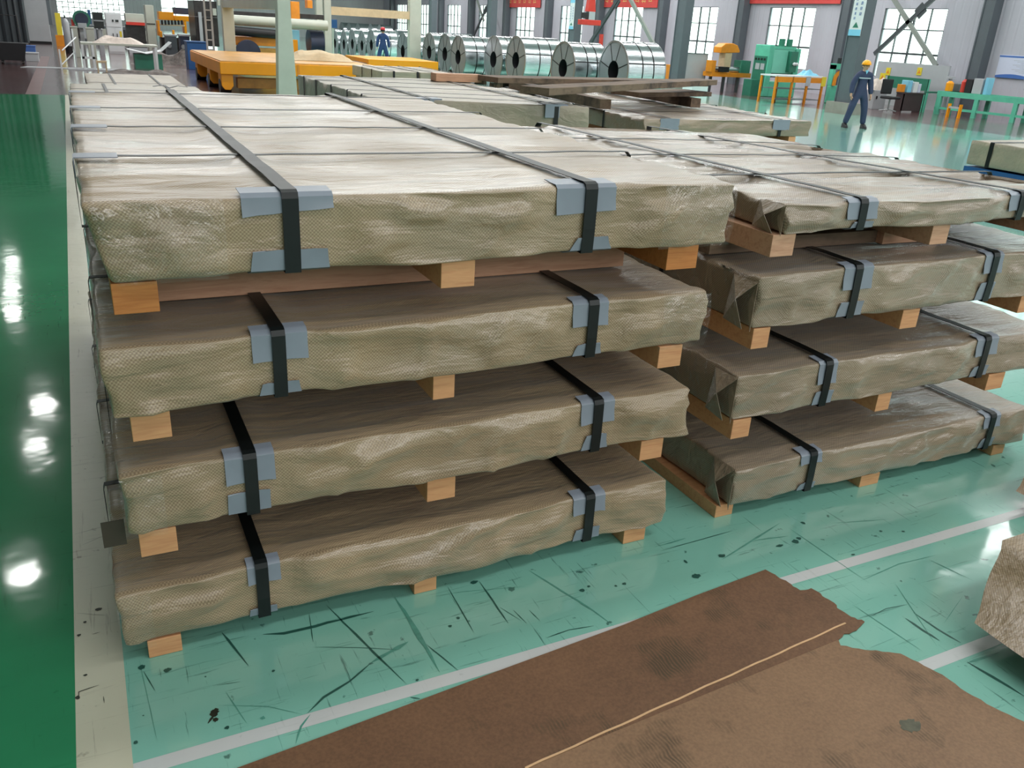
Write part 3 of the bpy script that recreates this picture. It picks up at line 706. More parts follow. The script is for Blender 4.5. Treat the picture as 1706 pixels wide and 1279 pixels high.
def film_mat():
    m = bpy.data.materials.new('clear_stretch_film'); m.use_nodes = True; nt = m.node_tree; nt.nodes.remove(nt.nodes['Principled BSDF'])
    t_ = nt.nodes.new('ShaderNodeBsdfTransparent'); g = nt.nodes.new('ShaderNodeBsdfGlossy'); g.inputs['Roughness'].default_value = .14; x = nt.nodes.new('ShaderNodeMixShader')
    n = tex_noise(nt, coord(nt), 10, 3, .6, 1.8); bn = nt.nodes.new('ShaderNodeBump'); bn.inputs['Strength'].default_value = .9; bn.inputs['Distance'].default_value = .02
    lk(nt, n.outputs[0], bn.inputs['Height']); lk(nt, bn.outputs[0], g.inputs['Normal']); x.inputs[0].default_value = .06
    lk(nt, t_.outputs[0], x.inputs[1]); lk(nt, g.outputs[0], x.inputs[2]); lk(nt, x.outputs[0], nt.nodes['Material Output'].inputs[0]); return m
M['film'] = film_mat()
def film(par, x0, x1, T, seed, inset=0):
    b = MB(); n, m = 26, 10; vs = []; fs = []
    for j in range(m):
        t = j/(m-1); z = -.004+(T+.004)*t
        for i in range(n):
            x = x0+(x1-x0)*i/(n-1); xx = x+(inset*(1-t)*max(0, 1-x/.3)); k = noise.noise(Vector((x*14, t*4, seed)))
            vs.append((xx, -.034-.014*math.sin(PI*t)-.006*k, z))
    for j in range(m-1):
        for i in range(n-1): a = j*n+i; fs.append((a, a+1, a+n+1, a+n))
    b.add(vs, fs); return b.build('plastic_film', M['film'], par, smooth=True)
_st = [o for o in COL.objects if o.get('group') == GA]
film(_st[3], .02, .36, .226, 1, .05); film(_st[3], 1.86, 2.18, .226, 2); film(_st[0], .0, .1, .205, 3); film(_st[1], .0, .12, .205, 4); film(_st[2], 1.92, 2.14, .208, 5)
for x in (.46, .66):
    MB().band([(.56, 3.42, .250), ((x+.56)/2, 3.44, .262), (x, 3.40, .258)], (0, 1, 0), .035, .002).build('strap_tail', M['strap'], _st[3])
# folded corner flaps on the left ends of the right stack
for o in list(COL.objects):
    if o.get('group') == GR:
        w = [c for c in o.children if c.name.startswith('wrap')][0]; T = {1.315: .115}.get(round(o.location.z, 3), .2)
        b = MB(); A_, B_, C_, D_, E2 = (.002, -.008, T-.004), (-.004, -.012, -.010), (-.055, .045, T*.58), (-.006, .13, T-.004), (-.02, .02, -.008)
        b.add([A_, C_, D_], [(0, 1, 2)]); b.add([C_, E2, (-.012, .15, .0), D_], [(0, 1, 2, 3)]); b.add([A_, B_, (.0, .03, T*.5)], [(0, 1, 2)])
        f = b.build('end_fold', M['wrapB'], o)
        m = f.modifiers.new('thick', 'SOLIDIFY'); m.thickness = .002
# protruding dark protector on the left side of the stack
t = [o for o in COL.objects if o.get('group') == GA][1]
MB().b2(-.066, .0, .03, .034, -.055, .035).build('corner_protector', M['protD'], t)

GB = 'wrapped bundles standing further back'
def far_bundle(label, X0, Y0, Z0, L, D, T, seed, straps, gap, quad=None, cross=(), wm='wrapC', bearers=((.15, .12), (1.0, .12), (1.9, .12)), sw=.05, plates=(), st=.09, full=True, zt=None, topamp=.8):
    return bundle(label, GB, X0, Y0, Z0, L, D, T, seed, straps, gap, bearers, wm, cross, (), plates, sw, st, .8, topamp, zt, quad, full, bh=max(.03, gap-.008), cw=.045)
far_bundle('pale wrapped sheet bundle, upper of two right behind the front left stack', -.08, 14.5, .46, 2.16, 3.6, .19, 21, [.55, 1.6], .15, cross=(1.2, 2.4))
far_bundle('pale wrapped sheet bundle, lower of two right behind the front left stack', -.08, 14.5, .10, 2.16, 3.6, .21, 22, [.55, 1.6], .10, topamp=.1)
far_bundle('flat pale wrapped sheet bundle lying alone on the red floor left of the yellow cart', .26, 21.9, .10, 2.16, 4.7, .19, 23, [.6, 1.6], .10, cross=(1.5,))
# stack behind, thick bundle with five end straps
q2 = [(0, .35), (2.12, -.32), (2.2, 3.4), (0, 3.55)]
far_bundle('thick pale wrapped sheet bundle with grey corner boards, on the middle stack behind', 2.63, 8.2, .82, 2.12, 3.6, .48, 24, [.55, 1.79], .12, quad=q2, cross=(.35, .95, 1.7, 2.5, 3.2), st=.07, plates=())
far_bundle('pale wrapped sheet bundle under the thick one of the middle stack behind', 2.63, 8.2, .12, 2.12, 3.5, .56, 25, [.55, 1.79], .12, quad=q2)
t = [o for o in COL.objects if o.get('group') == GB][3]
for x, yy in ((.55, .175), (1.79, -.215)):
    MB().b2(x-.13, x+.13, yy-.014, yy-.008, .36, .486).build('corner_protector', M['prot'], t)
    MB().b2(x-.13, x+.13, yy-.014, yy+.16, .486, .492).build('corner_protector', M['prot'], t)
GC = 'wrapped bundles of the right rear stack'
for i, (z, lab) in enumerate(((.12, 'lowest sheet bundle of the rear stack under the loose planks'), (.50, 'middle sheet bundle of the rear stack under the loose planks'), (.90, 'top sheet bundle of the rear stack, with loose planks lying behind it'))):
    t = bundle(lab, GC, 6.05, 8.75, z, 2.66, 4.6, .20, 31+i, [.36, 2.13], .12 if i == 0 else .18, [(.3, .12), (1.3, .12), (2.38, .12)], 'wrapB' if i == 2 else 'wrapC', (.9, 2.0) if i == 2 else (), (), [], .05, .07, 1, 1.6 if i == 2 else .15, bh=.11 if i == 0 else .16, cw=.04)
    if i == 2:
        for x in (.36, 2.13):
            MB().b2(x-.14, x+.14, -.03, -.022, .08, .208).build('corner_protector', M['prot'], t)
# bundle on the blue pallet, right edge
t = bundle('sheet bundle strapped on a blue steel pallet at the right edge of the picture', 'wrapped bundles on blue pallets', 12.6, 6.0, .42, 2.3, 3.2, .37, 41, [], .05, [(.5, .1, .02), (1.8, .1, .02)], 'wrapC', (atX(1655, 236, 12.6).y-6.0, .9), (), [], .06, .07, 1, .6, bh=.02, cw=.07)
b = MB(); b.b2(-.02, 2.3, -.05, 3.2, -.16, -.03); b.b2(.1, 2.2, 0, .5, -.42, -.16); b.b2(.1, 2.2, 1.3, 1.8, -.42, -.16); b.b2(.1, 2.2, 2.5, 3.0, -.42, -.16); b.build('pallet', M['blue'], t)
# small packs behind the cart
for i, (a, b_, lab) in enumerate((((636, 120), (690, 124), 'distant wrapped bundle left of the white machine post'), ((700, 122), (742, 126), 'distant wrapped bundle right of the white machine post'))):
    p, q = atY(a[0], a[1], 20.5), atY(b_[0], b_[1], 20.5)
    far_bundle(lab, p.x, 20.5, max(.1, p.z-.22), max(.9, q.x-p.x), 2.5, .24, 50+i, [.3, .9], .1, cross=(.8, 1.6), bearers=((.15, .12), (.9, .12)), full=False)

# near right bundle corner, flared loose wrap
def flared(label, top, bot, x1, y0, zt_, zb, grp):
    t = thing('sheet_bundle', label, 'bundle', (bot[0], y0, 0), 0, grp)
    ox, oy = bot[0], y0; b = MB(); n = 16; rows = 9; L = x1-ox; vs = []; fs = []
    # loops around footprint from bottom to top
    def loop(x0, yb, z, wob, s):
        P = []
        for i in range(n): P.append((x0, y0+(yb-y0)*i/n))
        for i in range(n): P.append((x0+(x1-x0)*i/n, yb))
        for i in range(n): P.append((x1, yb+(y0-yb)*i/n))
        for i in range(n): P.append((x1+(x0-x1)*i/n, y0))
        return [(p[0]-ox+wob*noise.noise(Vector((p[0]*5, p[1]*5, z*6+s))), p[1]-oy+wob*noise.noise(Vector((p[0]*5, p[1]*5, z*6+s+9))), z) for p in P]
    for k in range(rows+1):
        f = k/rows; g = f**.8
        vs += loop(bot[0]+(top[0]-bot[0])*g, bot[1]+(top[1]-bot[1])*g, zb+(zt_-zb)*f, .03 if 0 < k < rows else .012, 2)
    m = 4*n
    for k in range(rows):
        for i in range(m): fs.append((k*m+i, k*m+(i+1) % m, (k+1)*m+(i+1) % m, (k+1)*m+i))
    fs.append(tuple(range(m))[::-1]); fs.append(tuple(range(rows*m, rows*m+m)))
    b.add(vs, fs); o = b.build('wrap', M['wrapA'], t, smooth=True)
    ul = o.data.uv_layers.new(name='UVMap')
    for lp in o.data.loops:
        v = o.data.vertices[lp.vertex_index].co; ul.data[lp.index].uv = (v.y+v.x*.3, v.z+v.x*.9)
    for x in (.35, .9): MB().b2(x, x+.1, .05, bot[1]-y0-.12, 0, zb+.02).build('bearer', M['pine'], t)
    return t
flared('wrapped bundle corner with loose flared skirt at the right edge, in front of all stacks', (2.98, 1.62), (2.70, 1.47), 4.6, .25, .30, .10, 'loose wrapped bundles at the right edge')
flared('wrapped bundle whose tip just shows at the right edge beside the right stack', (4.05, 2.16), (3.84, 2.10), 5.6, 1.62, .26, .08, 'loose wrapped bundles at the right edge')

# loose planks on the rear stack
def beam(label, p0, p1, w, h, mat, grp, z):
    p0 = Vector((p0[0], p0[1], 0)); p1 = Vector((p1[0], p1[1], 0)); d = p1-p0
    o = MB().box((0, 0, h/2), (d.length, w, h)).build('wooden_plank', mat, bevel=.004); o.location = ((p0.x+p1.x)/2, (p0.y+p1.y)/2, z); o.rotation_euler = (0, 0, math.atan2(d.y, d.x))
    return tag(o, label, 'plank', grp)
GP = 'weathered planks on the rear stack'
for lab, a, b, z, w, h, m in (
    ('long dark weathered plank lying across the rear stack, its left end nearest the coils', (812, 136), (1160, 142), 1.335, .5, .07, 'oldwood'),
    ('upper long weathered plank crossing the dark one at a slight angle', (890, 157), (1176, 140), 1.41, .34, .07, 'oldwood'),
    ('short pale weathered plank under the right end of the crossed planks', (1040, 159), (1162, 158), 1.255, .5, .06, 'oldwood')):
    beam(lab, at(*a, z), at(*b, z), w, h, M[m], GP, z)
for lab, e, y1 in (('square timber under the planks, its end grain showing left of the middle', (1008, 184), 3.2), ('square timber under the planks, its end pointing to the right', (1158, 181), 2.9)):
    p = at(*e, 1.105); beam(lab, (p.x, p.y), (p.x+.25, p.y+y1), .16, .12, M['oldwood'], GP, 1.122)
p, q = atY(722, 131, 11.2), atY(798, 133, 11.2)
beam('clean reddish plank lying on the far end of the middle stack', (p.x, 11.2), (q.x, 11.2), .2, .1, M['pinep'], 'clean plank', 1.305)

# ---------------------------------------------------------------- brown boards on the floor
def ragged(pts, step=.02, amp=.006, seed=1, z=0):
    out = []; rnd = random.Random(seed)
    for i in range(len(pts)-1):
        a, b = Vector(pts[i]), Vector(pts[i+1]); n = max(1, int((b-a).length/step)); d = (b-a).normalized(); s = Vector((-d.y, d.x, 0))
        for k in range(n): out.append(a.lerp(b, k/n)+s*((rnd.random()-.5)*2*amp if k or i else 0))
    out.append(Vector(pts[-1])); return out
F0 = lambda L: [at(x, y, 0) for x, y in L]
top1 = F0([(395, 1281), (560, 1220), (800, 1130), (1037, 1043), (1160, 993), (1275, 950)])
rag1 = ragged(F0([(1275, 950), (1288, 956), (1312, 972), (1332, 984), (1350, 982), (1362, 988), (1388, 1006), (1400, 1018), (1413, 1026), (1440, 1037)]), .012, .006, 4)
rag1b = ragged(F0([(1440, 1037), (1425, 1050), (1408, 1058), (1398, 1066)]), .015, .005, 5)
seam = F0([(1398, 1068), (1200, 1146), (1005, 1220), (880, 1279)])
low = F0([(700, 1400), (200, 1400)])
poly1 = [Vector((p.x, p.y, 0)) for p in top1[:-1]+rag1[:-1]+rag1b+[seam[3], at(820, 1320), at(380, 1330)]]
def board(poly, label, mat, h, name='fibreboard_sheet', z=.0015, curl=None):
    c = sum(poly, Vector())/len(poly)
    b = MB().prism([(p.x-c.x, p.y-c.y) for p in poly], 0, h)
    o = b.build(name, mat, loc=(c.x, c.y, z)); return tag(o, label, 'board', 'brown sheets lying on the floor'), c
rag2 = ragged(F0([(1396, 1066), (1400, 1076), (1430, 1082), (1500, 1090), (1570, 1125), (1600, 1148), (1655, 1180), (1706, 1204), (1900, 1290)]), .02, .003, 8)
poly2 = [Vector((p.x, p.y, 0)) for p in rag2]+[Vector((2.75, .55, 0)), Vector((.75, .55, 0)), Vector((.75, 1.50, 0)), at(880, 1279)]
o2, c2 = board(poly2, 'lighter brown fibreboard sheet in the bottom right corner with a green oil stain', M['board2'], .003)
o1, c1 = board(poly1, 'darker brown fibreboard sheet covered with boot prints, along the white line', M['board1'], .0035, z=.0018)
s0, s1 = at(1408, 1040), at(875, 1282)
b = MB(); pts = []
for k in range(25):
    p = s0.lerp(s1, k/24); pts.append((p.x-c1.x, p.y-c1.y+.0015*math.sin(k*1.7), .0052))
b.band(pts, (s1-s0).normalized().cross(Vector((0, 0, 1))), .007, .0015)
b.build('torn_edge', M['boardedge'], o1)
g = at(1515, 1210); b = MB(); rnd = random.Random(2)
b.add([(g.x-c2.x+.042*math.cos(2*PI*k/24)*(.7+.4*rnd.random()), g.y-c2.y+.028*math.sin(2*PI*k/24)*(.7+.4*rnd.random()), .0036) for k in range(24)], [tuple(range(24))])
b.build('oil_stain', plain('oil_stain', (86, 84, 66), .5, 0, .25, 40), o2)

# clear film scrap under the left stack corner is left to the wrap's own coat

# ================================================================ HALL BACKGROUND
def corner_dims(pxL, pxM, pxR, yb, yt):
    g = at(pxM, yb, 0); X0, Y0 = g.x, g.y
    zt_ = atY(pxM, yt, Y0).z
    dL = _ray(pxL, yb); Y1 = X0*dL.y/dL.x
    dR = _ray(pxR, yb); X1 = Y0*dR.x/dR.y
    return X0, Y0, max(.1, X1-X0), max(.1, Y1-Y0), zt_

# ---- transfer cart
t = thing('transfer_cart', 'long yellow low transfer cart standing behind the front left stack', 'cart', (3.45, 24.4, 0))
MB().b2(0, 4.3, 0, 6.3, .49, .80).build('chassis', M['yellow'], t, bevel=.02)
MB().b2(.03, 4.27, .03, 6.27, .80, .825).build('deck', M['yellowD'], t)
MB().b2(.5, 3.9, .5, .8, .12, .38).build('cross_beam', M['yellowD'], t, bevel=.01)
MB().b2(2.0, 2.06, -.012, 0, .50, .79).build('deck_seam', M['orange'], t)
for x, y in ((.03, .1), (.03, 2.2), (.03, 4.9), (3.9, .1), (3.9, 4.9)):
    MB().prismY([(x, .5), (x+.30, .5), (x+.30, .2), (x+.22, .1), (x+.08, .1), (x, .2)], y, y+.55).build('wheel_case', M['yellow'], t, bevel=.01)
    MB().tube([(x-.02, y+.28, .18), (x+.26, y+.28, .18)], .18, 20).build('wheel', M['darkmetal'], t, smooth=True)
for lab, px, py, w, d, h, mt in (('pale kraft paper heap on the right end of the yellow cart', 615, 96, 1.9, 1.0, .34, 'card'), ('dark crumpled sheet on the right end of the yellow cart', 545, 88, 1.3, .8, .16, 'oldwood')):
    p = at(px, py+8, .825); b = MB(); vs = []; fs = []; n = 14
    for i in range(n):
        for j in range(n):
            u, v = i/(n-1), j/(n-1); e = min(1, 5*min(u, 1-u))*min(1, 5*min(v, 1-v))
            vs.append(((u-.5)*w, (v-.5)*d, .01+h*e*(.6+.5*noise.noise(Vector((u*3, v*3, px)))))) 
    for i in range(n-1):
        for j in range(n-1): fs.append((i*n+j, (i+1)*n+j, (i+1)*n+j+1, i*n+j+1))
    b.add(vs, fs); o = b.build('paper_heap', M[mt], loc=(min(p.x, 6.6), min(max(p.y, 25.5), 29.5), .826)); o.modifiers.new('s', 'SOLIDIFY').thickness = .004
    tag(o, lab, 'packaging')
t = thing('transfer_cart', 'second yellow cart end behind the white machine post', 'cart', (9.3, 30.5, 0))
MB().b2(0, 2.6, 0, 3, .25, .75).build('chassis', M['yellow'], t); MB().b2(-1.0, 0, .2, 1.6, 0, .62).build('crate', M['oldwood'], t)
# ---- machine frame with white posts
t = thing('portal_gantry', 'pale green-white steel portal frame of the levelling line around the yellow cart', 'machine', (4.7, 22.3, 0))
b = MB(); b.prismY([(-.24, 0), (.24, 0), (.15, 2.0), (.13, 6), (-.15, 6), (-.16, 2.0)], -.15, .15); b.build('post', M['offwhite'], t, bevel=.01)
MB().b2(-.32, .32, -.25, .25, 0, .04).build('base_plate', M['offwhite'], t)
MB().b2(-.12, .24, 8.7, 9.0, 0, 6).build('post', M['offwhite'], t, bevel=.01)
MB().prism([(-.12, .15), (.1, .15), (.22, 8.7), (-.1, 8.7)], 2.12, 2.75).build('side_beam', M['offwhite'], t, bevel=.01)
MB().b2(4.14, 4.38, 13.5, 13.75, 0, 6).build('post', M['offwhite'], t); MB().b2(4.45, 4.72, 13.5, 13.75, 0, 6).build('post', M['offwhite'], t)
MB().b2(7.98, 8.48, 13.5, 13.8, 0, 6).build('post', M['offwhite'], t, bevel=.02)
MB().b2(4.72, 7.98, 13.53, 13.72, 2.12, 2.42).build('cross_rail', M['card'], t)
MB().b2(4.1, 8.5, 13.5, 13.8, 6.0, 6.4).build('top_beam', M['offwhite'], t); MB().prism([(-.15, -.15), (.2, -.15), (.28, 9.0), (-.15, 9.0)], 6.0, 6.4).build('top_beam', M['offwhite'], t)
b = MB()
for x in (-.62, -.42): b.b2(x-.03, x+.03, 9.0, 9.06, 0, 4)
for k in range(13): b.b2(-.62, -.42, 9.01, 9.05, .2+.3*k, .24+.3*k)
b.build('ladder', M['ltgrey'], t)
# ---- coil processing machine between the posts
t = thing('levelling_machine', 'orange and grey sheet levelling machine with rolls behind the yellow cart', 'machine', (5.2, 33, 0))
def loc(x, y, Y): p = atY(x, y, Y); return Vector((p.x-5.2, Y-33, p.z))
def rect(x0, y0, x1, y1, Y, d, name, mt, par=None, o=(5.2, 33)):
    a, c = atY(x0, y0, Y), atY(x1, y1, Y); z0 = max(0, min(a.z, c.z)); z1 = max(a.z, c.z)
    if name in ('machine_base', 'pedestal', 'lower_housing'): z0 = 0
    return MB().b2(min(a.x, c.x)-o[0], max(a.x, c.x)-o[0], Y-o[1], Y-o[1]+d, z0, z1).build(name, M[mt], par, bevel=.01)
rect(388, 60, 466, 78, 33, .6, 'guide_beam', 'orange', t)
rect(388, 78, 466, 96, 33.1, .5, 'lower_housing', 'yellowD', t)
MB().tube([loc(383, 33, 33.0), loc(545, 43, 33.0)], .17, 16).build('pinch_roll', M['offwhite'], t, smooth=True)
MB().tube([loc(388, 51, 32.8), loc(466, 58, 32.8)], .15, 16).build('rubber_roll', M['black'], t, smooth=True)
p = loc(414, 88, 32.6); MB().tube([p+Vector((-.0, 0, 0)), p+Vector((.06, .5, 0))], .42, 24).build('motor_drum', M['navy'], t, smooth=True)
p = loc(514, 70, 33.4); MB().tube([p, p+Vector((.5, 0, 0))], .45, 24).build('sheet_reel', M['navy'], t, smooth=True)
rect(484, 2, 500, 34, 34, .5, 'hydraulic_head', 'orange', t); rect(512, 0, 521, 14, 34, .4, 'hydraulic_head', 'orange', t)
rect(484, 50, 500, 88, 34.5, .4, 'control_pedestal', 'sky', t); rect(488, 22, 540, 33, 34.8, .3, 'upper_rail', 'darkmetal', t)
rect(388, 18, 466, 30, 34, .6, 'upper_housing', 'darkmetal', t); rect(484, 66, 497, 92, 34.2, .3, 'side_guard', 'yellow', t)
b = MB(); b.b2(0.2, 4.2, .6, 1.4, 0, .55); b.build('machine_base', M['darkmetal'], t)
t = thing('machine_cabinet', 'dark machine body full of pipes left of the white portal frame', 'machine', (3.6, 38, 0))
rect(322, 0, 366, 78, 38, 2, 'housing', 'darkmetal', t, (3.6, 38)); rect(330, 20, 340, 76, 37.8, .15, 'upright', 'ltgrey', t, (3.6, 38)); rect(300, 26, 366, 30, 37.8, .12, 'pipe_rail', 'ltgrey', t, (3.6, 38))
rect(362, 0, 372, 10, 37.7, .2, 'valve_box', 'offwhite', t, (3.6, 38)); rect(354, 14, 361, 26, 37.7, .2, 'valve_box', 'offwhite', t, (3.6, 38))
def single(x0, y0, x1, y1, Y, d, name, label, cat, mt, grp=None, bev=.01):
    a, c = atY(x0, y0, Y), atY(x1, y1, Y); z0 = min(a.z, c.z); z0 = 0 if z0 < .75 else z0; z1 = max(a.z, c.z); xm = (a.x+c.x)/2; w = abs(a.x-c.x)
    t = thing(name, label, cat, (xm, Y, z0), 0, grp); MB().b2(-w/2, w/2, 0, d, 0, z1-z0).build('body', M[mt], t, bevel=bev)
    return t, w, z1-z0
t, w, h = single(311, 70, 346, 90, 34.5, .8, 'storage_box', 'blue box standing behind the left end of the yellow cart', 'box', 'blue')
MB().b2(-w/2-.02, w/2+.02, -.02, .82, h, h+.03).build('lid', M['blue'], t)
# ---- electrical cabinet and the left line
t, w, h = single(174, 20, 208, 82, 44, .7, 'electrical_cabinet', 'tall white electrical cabinet with two doors behind the workbench', 'cabinet', 'whitep')
for s in (-1, 1):
    d = MB().b2(s*w/4-w/4+.02, s*w/4+w/4-.02, -.02, 0, .1, h*.62).build('door', M['whitep'], t); MB().b2(s*.08-.015, s*.08+.015, -.05, -.02, h*.42, h*.5).build('handle', M['black'], d)
d = MB().b2(-w/2+.03, w/2-.03, -.02, 0, h*.66, h-.05).build('control_panel', M['whitep'], t)
MB().b2(-w*.1, w*.0, -.035, -.02, h*.78, h*.83).build('meter', M['screen'], d); MB().b2(w*.1, w*.3, -.035, -.02, h*.78, h*.83).build('meter', M['screen'], d)
MB().b2(w*.28, w*.42, -.025, -.02, h*.42, h*.56).build('warning_label', M['signyel'], t)
for a in ((143, 48, 160, 80, 40, 'pale beige machine cabinet left of the tall white one', 'offwhite'), (118, 46, 131, 66, 40, 'small pinkish beige machine cabinet beside the gas cylinder', 'offwhite'), (162, 50, 174, 78, 43, 'narrow grey cabinet left of the tall white one', 'ltgrey')):
    t, w, h = single(*a[:5], .6, 'machine_cabinet', a[5], 'cabinet', a[6], 'small cabinets of the left line')
    MB().b2(-w/2-.02, w/2+.02, -.02, .62, h, h+.05).build('lid', M[a[6]], t)
t, w, h = single(154, 20, 174, 48, 42.0, .5, 'control_monitor', 'dark louvred box left of the tall white cabinet', 'control box', 'screen'); MB().b2(-w/2, w/2, -.02, 0, h*.45, h*.52).build('slat', M['ltgrey'], t); MB().b2(-.05, .05, .1, .3, -t.location.z, 0).build('stand', M['ltgrey'], t)
t = thing('drive_motor', 'teal drive motor with round dark drum on top of the left line', 'machine', (1.0, 41, 0))
rr = lambda *a: rect(*a[:6], a[6], a[7], t, (1.0, 41))
p = atY(136, 32, 41); MB().tube([(p.x-1, -.1, p.z), (p.x-1, .6, p.z)], .33, 24).build('drum', M['greenD'], t, smooth=True); MB().tube([(p.x-1, -.16, p.z), (p.x-1, -.1, p.z)], .24, 24).build('drum_face', M['navy'], t, smooth=True)
rr(129, 38, 145, 47, 40.8, .1, 'nameplate', 'ltgrey'); rr(118, 32, 125, 46, 41, .2, 'fire_bottle', 'redp'); rr(132, 47, 143, 80, 41, .4, 'pedestal', 'ltgrey')
rr(145, 16, 153, 40, 41.2, .3, 'gearbox', 'blue')
t, w, h = single(208, 22, 241, 38, 46, 1.0, 'rolling_mill', 'beige sheet line machine right of the tall white cabinet', 'machine', 'offwhite')
MB().b2(-w/2, w/2, -.1, 0, -.12, 0).build('red_rail', M['redp'], t); MB().b2(-w/2, w/2, .1, .9, -1.6, -.12).build('dark_opening', M['darkmetal'], t); MB().b2(-w/2, w/2, -.15, .3, -1.9, -1.1).build('lower_guard', M['ltgrey'], t)
t, w, h = single(241, 8, 262, 76, 44, .9, 'machine_column', 'tall beige machine column left of the yellow press', 'machine', 'offwhite'); MB().b2(-w/2, w/2, -.01, 0, h*.62, h*.64).build('seam', M['darkmetal'], t)
t = thing('press_machine', 'bright yellow sheet press with a row of pistons behind the line', 'machine', (3.0, 42, 0))
rr = lambda *a: rect(*a[:6], a[6], a[7], t, (3.0, 42))
rr(264, 19, 290, 34, 42, .8, 'head', 'yellow'); rr(290, 26, 316, 36, 42, .8, 'head', 'yellow'); rr(262, 34, 268, 60, 42, .8, 'side_frame', 'yellow'); rr(306, 34, 312, 56, 42, .8, 'side_frame', 'yellow')
rr(268, 40, 308, 44, 41.9, .3, 'platen', 'card'); rr(287, 50, 292, 66, 41.8, .2, 'clamp', 'yellow'); rr(266, 52, 271, 62, 41.8, .2, 'clamp', 'yellow'); rr(268, 62, 312, 84, 42, .8, 'machine_base', 'darkmetal')
rr(304, 64, 310, 80, 41.5, .2, 'guard_post', 'orange')
for k in range(7): x = 270+k*5.5; p = atY(x, 37, 41.9); MB().tube([(p.x-3, -.1, p.z-.1), (p.x-3, -.1, p.z+.08)], .045, 8).build('piston', M['black'], t)
rr(289, 12, 318, 25, 43, .6, 'motor_cover', 'navy')
t, w, h = single(108, 40, 262, 66, 56, 1.2, 'backdrop_block', 'long grey block added as a darker backdrop behind the left line', 'machine', 'steel')  # added block, hides the bright far window in the gaps between cabinets
for k in range(6): MB().b2(-w/2+w*k/6+.05, -w/2+w*(k+1)/6-.05, -.04, 0, .2, h-.15).build('panel', M[['darkmetal', 'ltgrey', 'offwhite'][k % 3]], t)
# workbench with scrap
g = at(140, 117); t = thing('workbench', 'long pale workbench with white frame legs loaded with scrap', 'workbench', (g.x, g.y, 0))
a = atY(262, 82, g.y+.3); wB = a.x-g.x
MB().b2(0, wB, 0, 1.0, .78, .84).build('top', M['offwhite'], t)
for x in (0.0, .30, wB-.1):
    MB().b2(x, x+.07, 0, .07, 0, .78).build('leg', M['whitep'], t); MB().b2(x, x+.07, .93, 1.0, 0, .78).build('leg', M['whitep'], t)
MB().b2(.0, .37, 0, .05, .35, .42).build('brace_rail', M['whitep'], t)
MB().b2(-.45, 1.2, -.1, .8, .0, .03).build('foot_plate', M['ltgrey'], t)
def heap(label, cat, px, py, Y, w, d, h, mt, z, seed, grp=None, name='scrap_heap'):
    p = atY(px, py, Y); b = MB(); vs = []; fs = []; n = 16
    for i in range(n):
        for j in range(n):
            u, v = i/(n-1), j/(n-1); e = min(1, 4*min(u, 1-u))*min(1, 4*min(v, 1-v))
            vs.append(((u-.5)*w, (v-.5)*d, max(0, h*e*(.5+.6*noise.noise(Vector((u*3.2, v*3.2, seed)))))))
    for i in range(n-1):
        for j in range(n-1): fs.append((i*n+j, (i+1)*n+j, (i+1)*n+j+1, i*n+j+1))
    fs.append([i*n for i in range(n)]+[(n-1)*n+j for j in range(1, n)]+[i*n+n-1 for i in range(n-2, -1, -1)]+[j for j in range(n-2, 0, -1)])
    b.add(vs, fs); o = b.build(name, M[mt], loc=(p.x, Y, z)); return tag(o, label, cat, grp)
heap('crumpled pinkish packing paper lying on the pale workbench', 'packaging', 200, 88, g.y+.5, 1.6, .8, .3, 'paper', .842, 3)
t = thing('scrap_bin', 'white curved tray of sheet scrap to the right of the workbench', 'bin', (atY(245, 95, 34).x, 34, 0))
b = MB(); pr = [(-.95, .95), (-.6, .62), (0, .5), (.5, .6), (.85, .9)]
b.band([(x, .5, z) for x, z in pr], (0, 1, 0), 1.0, .02); b.build('tray', M['whitep'], t); MB().b2(-.4, .5, .1, .9, 0, .48).build('stand', M['greenD'], t)
heap('rust brown scrap pile on the floor in front of the workbench', 'scrap', 232, 104, 31.2, 2.2, .7, .2, 'rubble', .001, 5)
heap('dark machine parts piled beside the scrap tray', 'scrap', 275, 82, 37.5, 2.6, 1.0, .7, 'rubble', .001, 8)
t = thing('yellow_stand', 'small cream metal stand in front of the workbench', 'stand', (atY(168, 95, 31.3).x, 31.3, 0))
MB().b2(-.15, .15, -.1, .1, .3, .36).build('top', M['card'], t)
for sx in (-1, 1):
    for sy in (-1, 1): MB().b2(sx*.12-.02, sx*.12+.02, sy*.07-.02, sy*.07+.02, 0, .3).build('leg', M['card'], t)
# rails / handles left of bench
t = thing('handrail', 'thin white stepped handrail left of the workbench', 'rail', (atY(118, 100, 33).x, 33, 0))
for dx in (0, .45): MB().tube([(-.3+dx*.2, -.5, .12+dx), (.15+dx*.2, .5, .5+dx)], .02, 8).build('rail', M['whitep'], t)
MB().b2(.13, .18, .45, .55, 0, 1.2).build('post', M['whitep'], t); MB().b2(-.32, -.27, -.55, -.45, 0, .6).build('post', M['whitep'], t)
t = thing('gas_cylinder', 'grey gas cylinder standing left of the line', 'gas cylinder', (atY(112, 60, 43).x, 43, 0))
MB().tube([(0, 0, 0), (0, 0, 1.2), (0, 0, 1.32), (0, 0, 1.38)], [.14, .14, .09, .04], 18).build('tank', M['ltgrey'], t, smooth=True); MB().tube([(0, 0, 1.38), (0, 0, 1.5)], .03, 8).build('valve', M['darkmetal'], t); MB().tube([(0, 0, .0), (0, 0, .3)], .143, 18).build('base_collar', M['black'], t)
t = thing('bollard', 'yellow and orange marked post beside the gas cylinder', 'post', (atY(101, 62, 50).x, 50, 0))
MB().b2(-.12, .12, -.06, .06, 0, 1.5).build('post', M['signyel'], t); MB().b2(-.22, .14, -.08, .08, 0, .5).build('base', M['orange'], t)
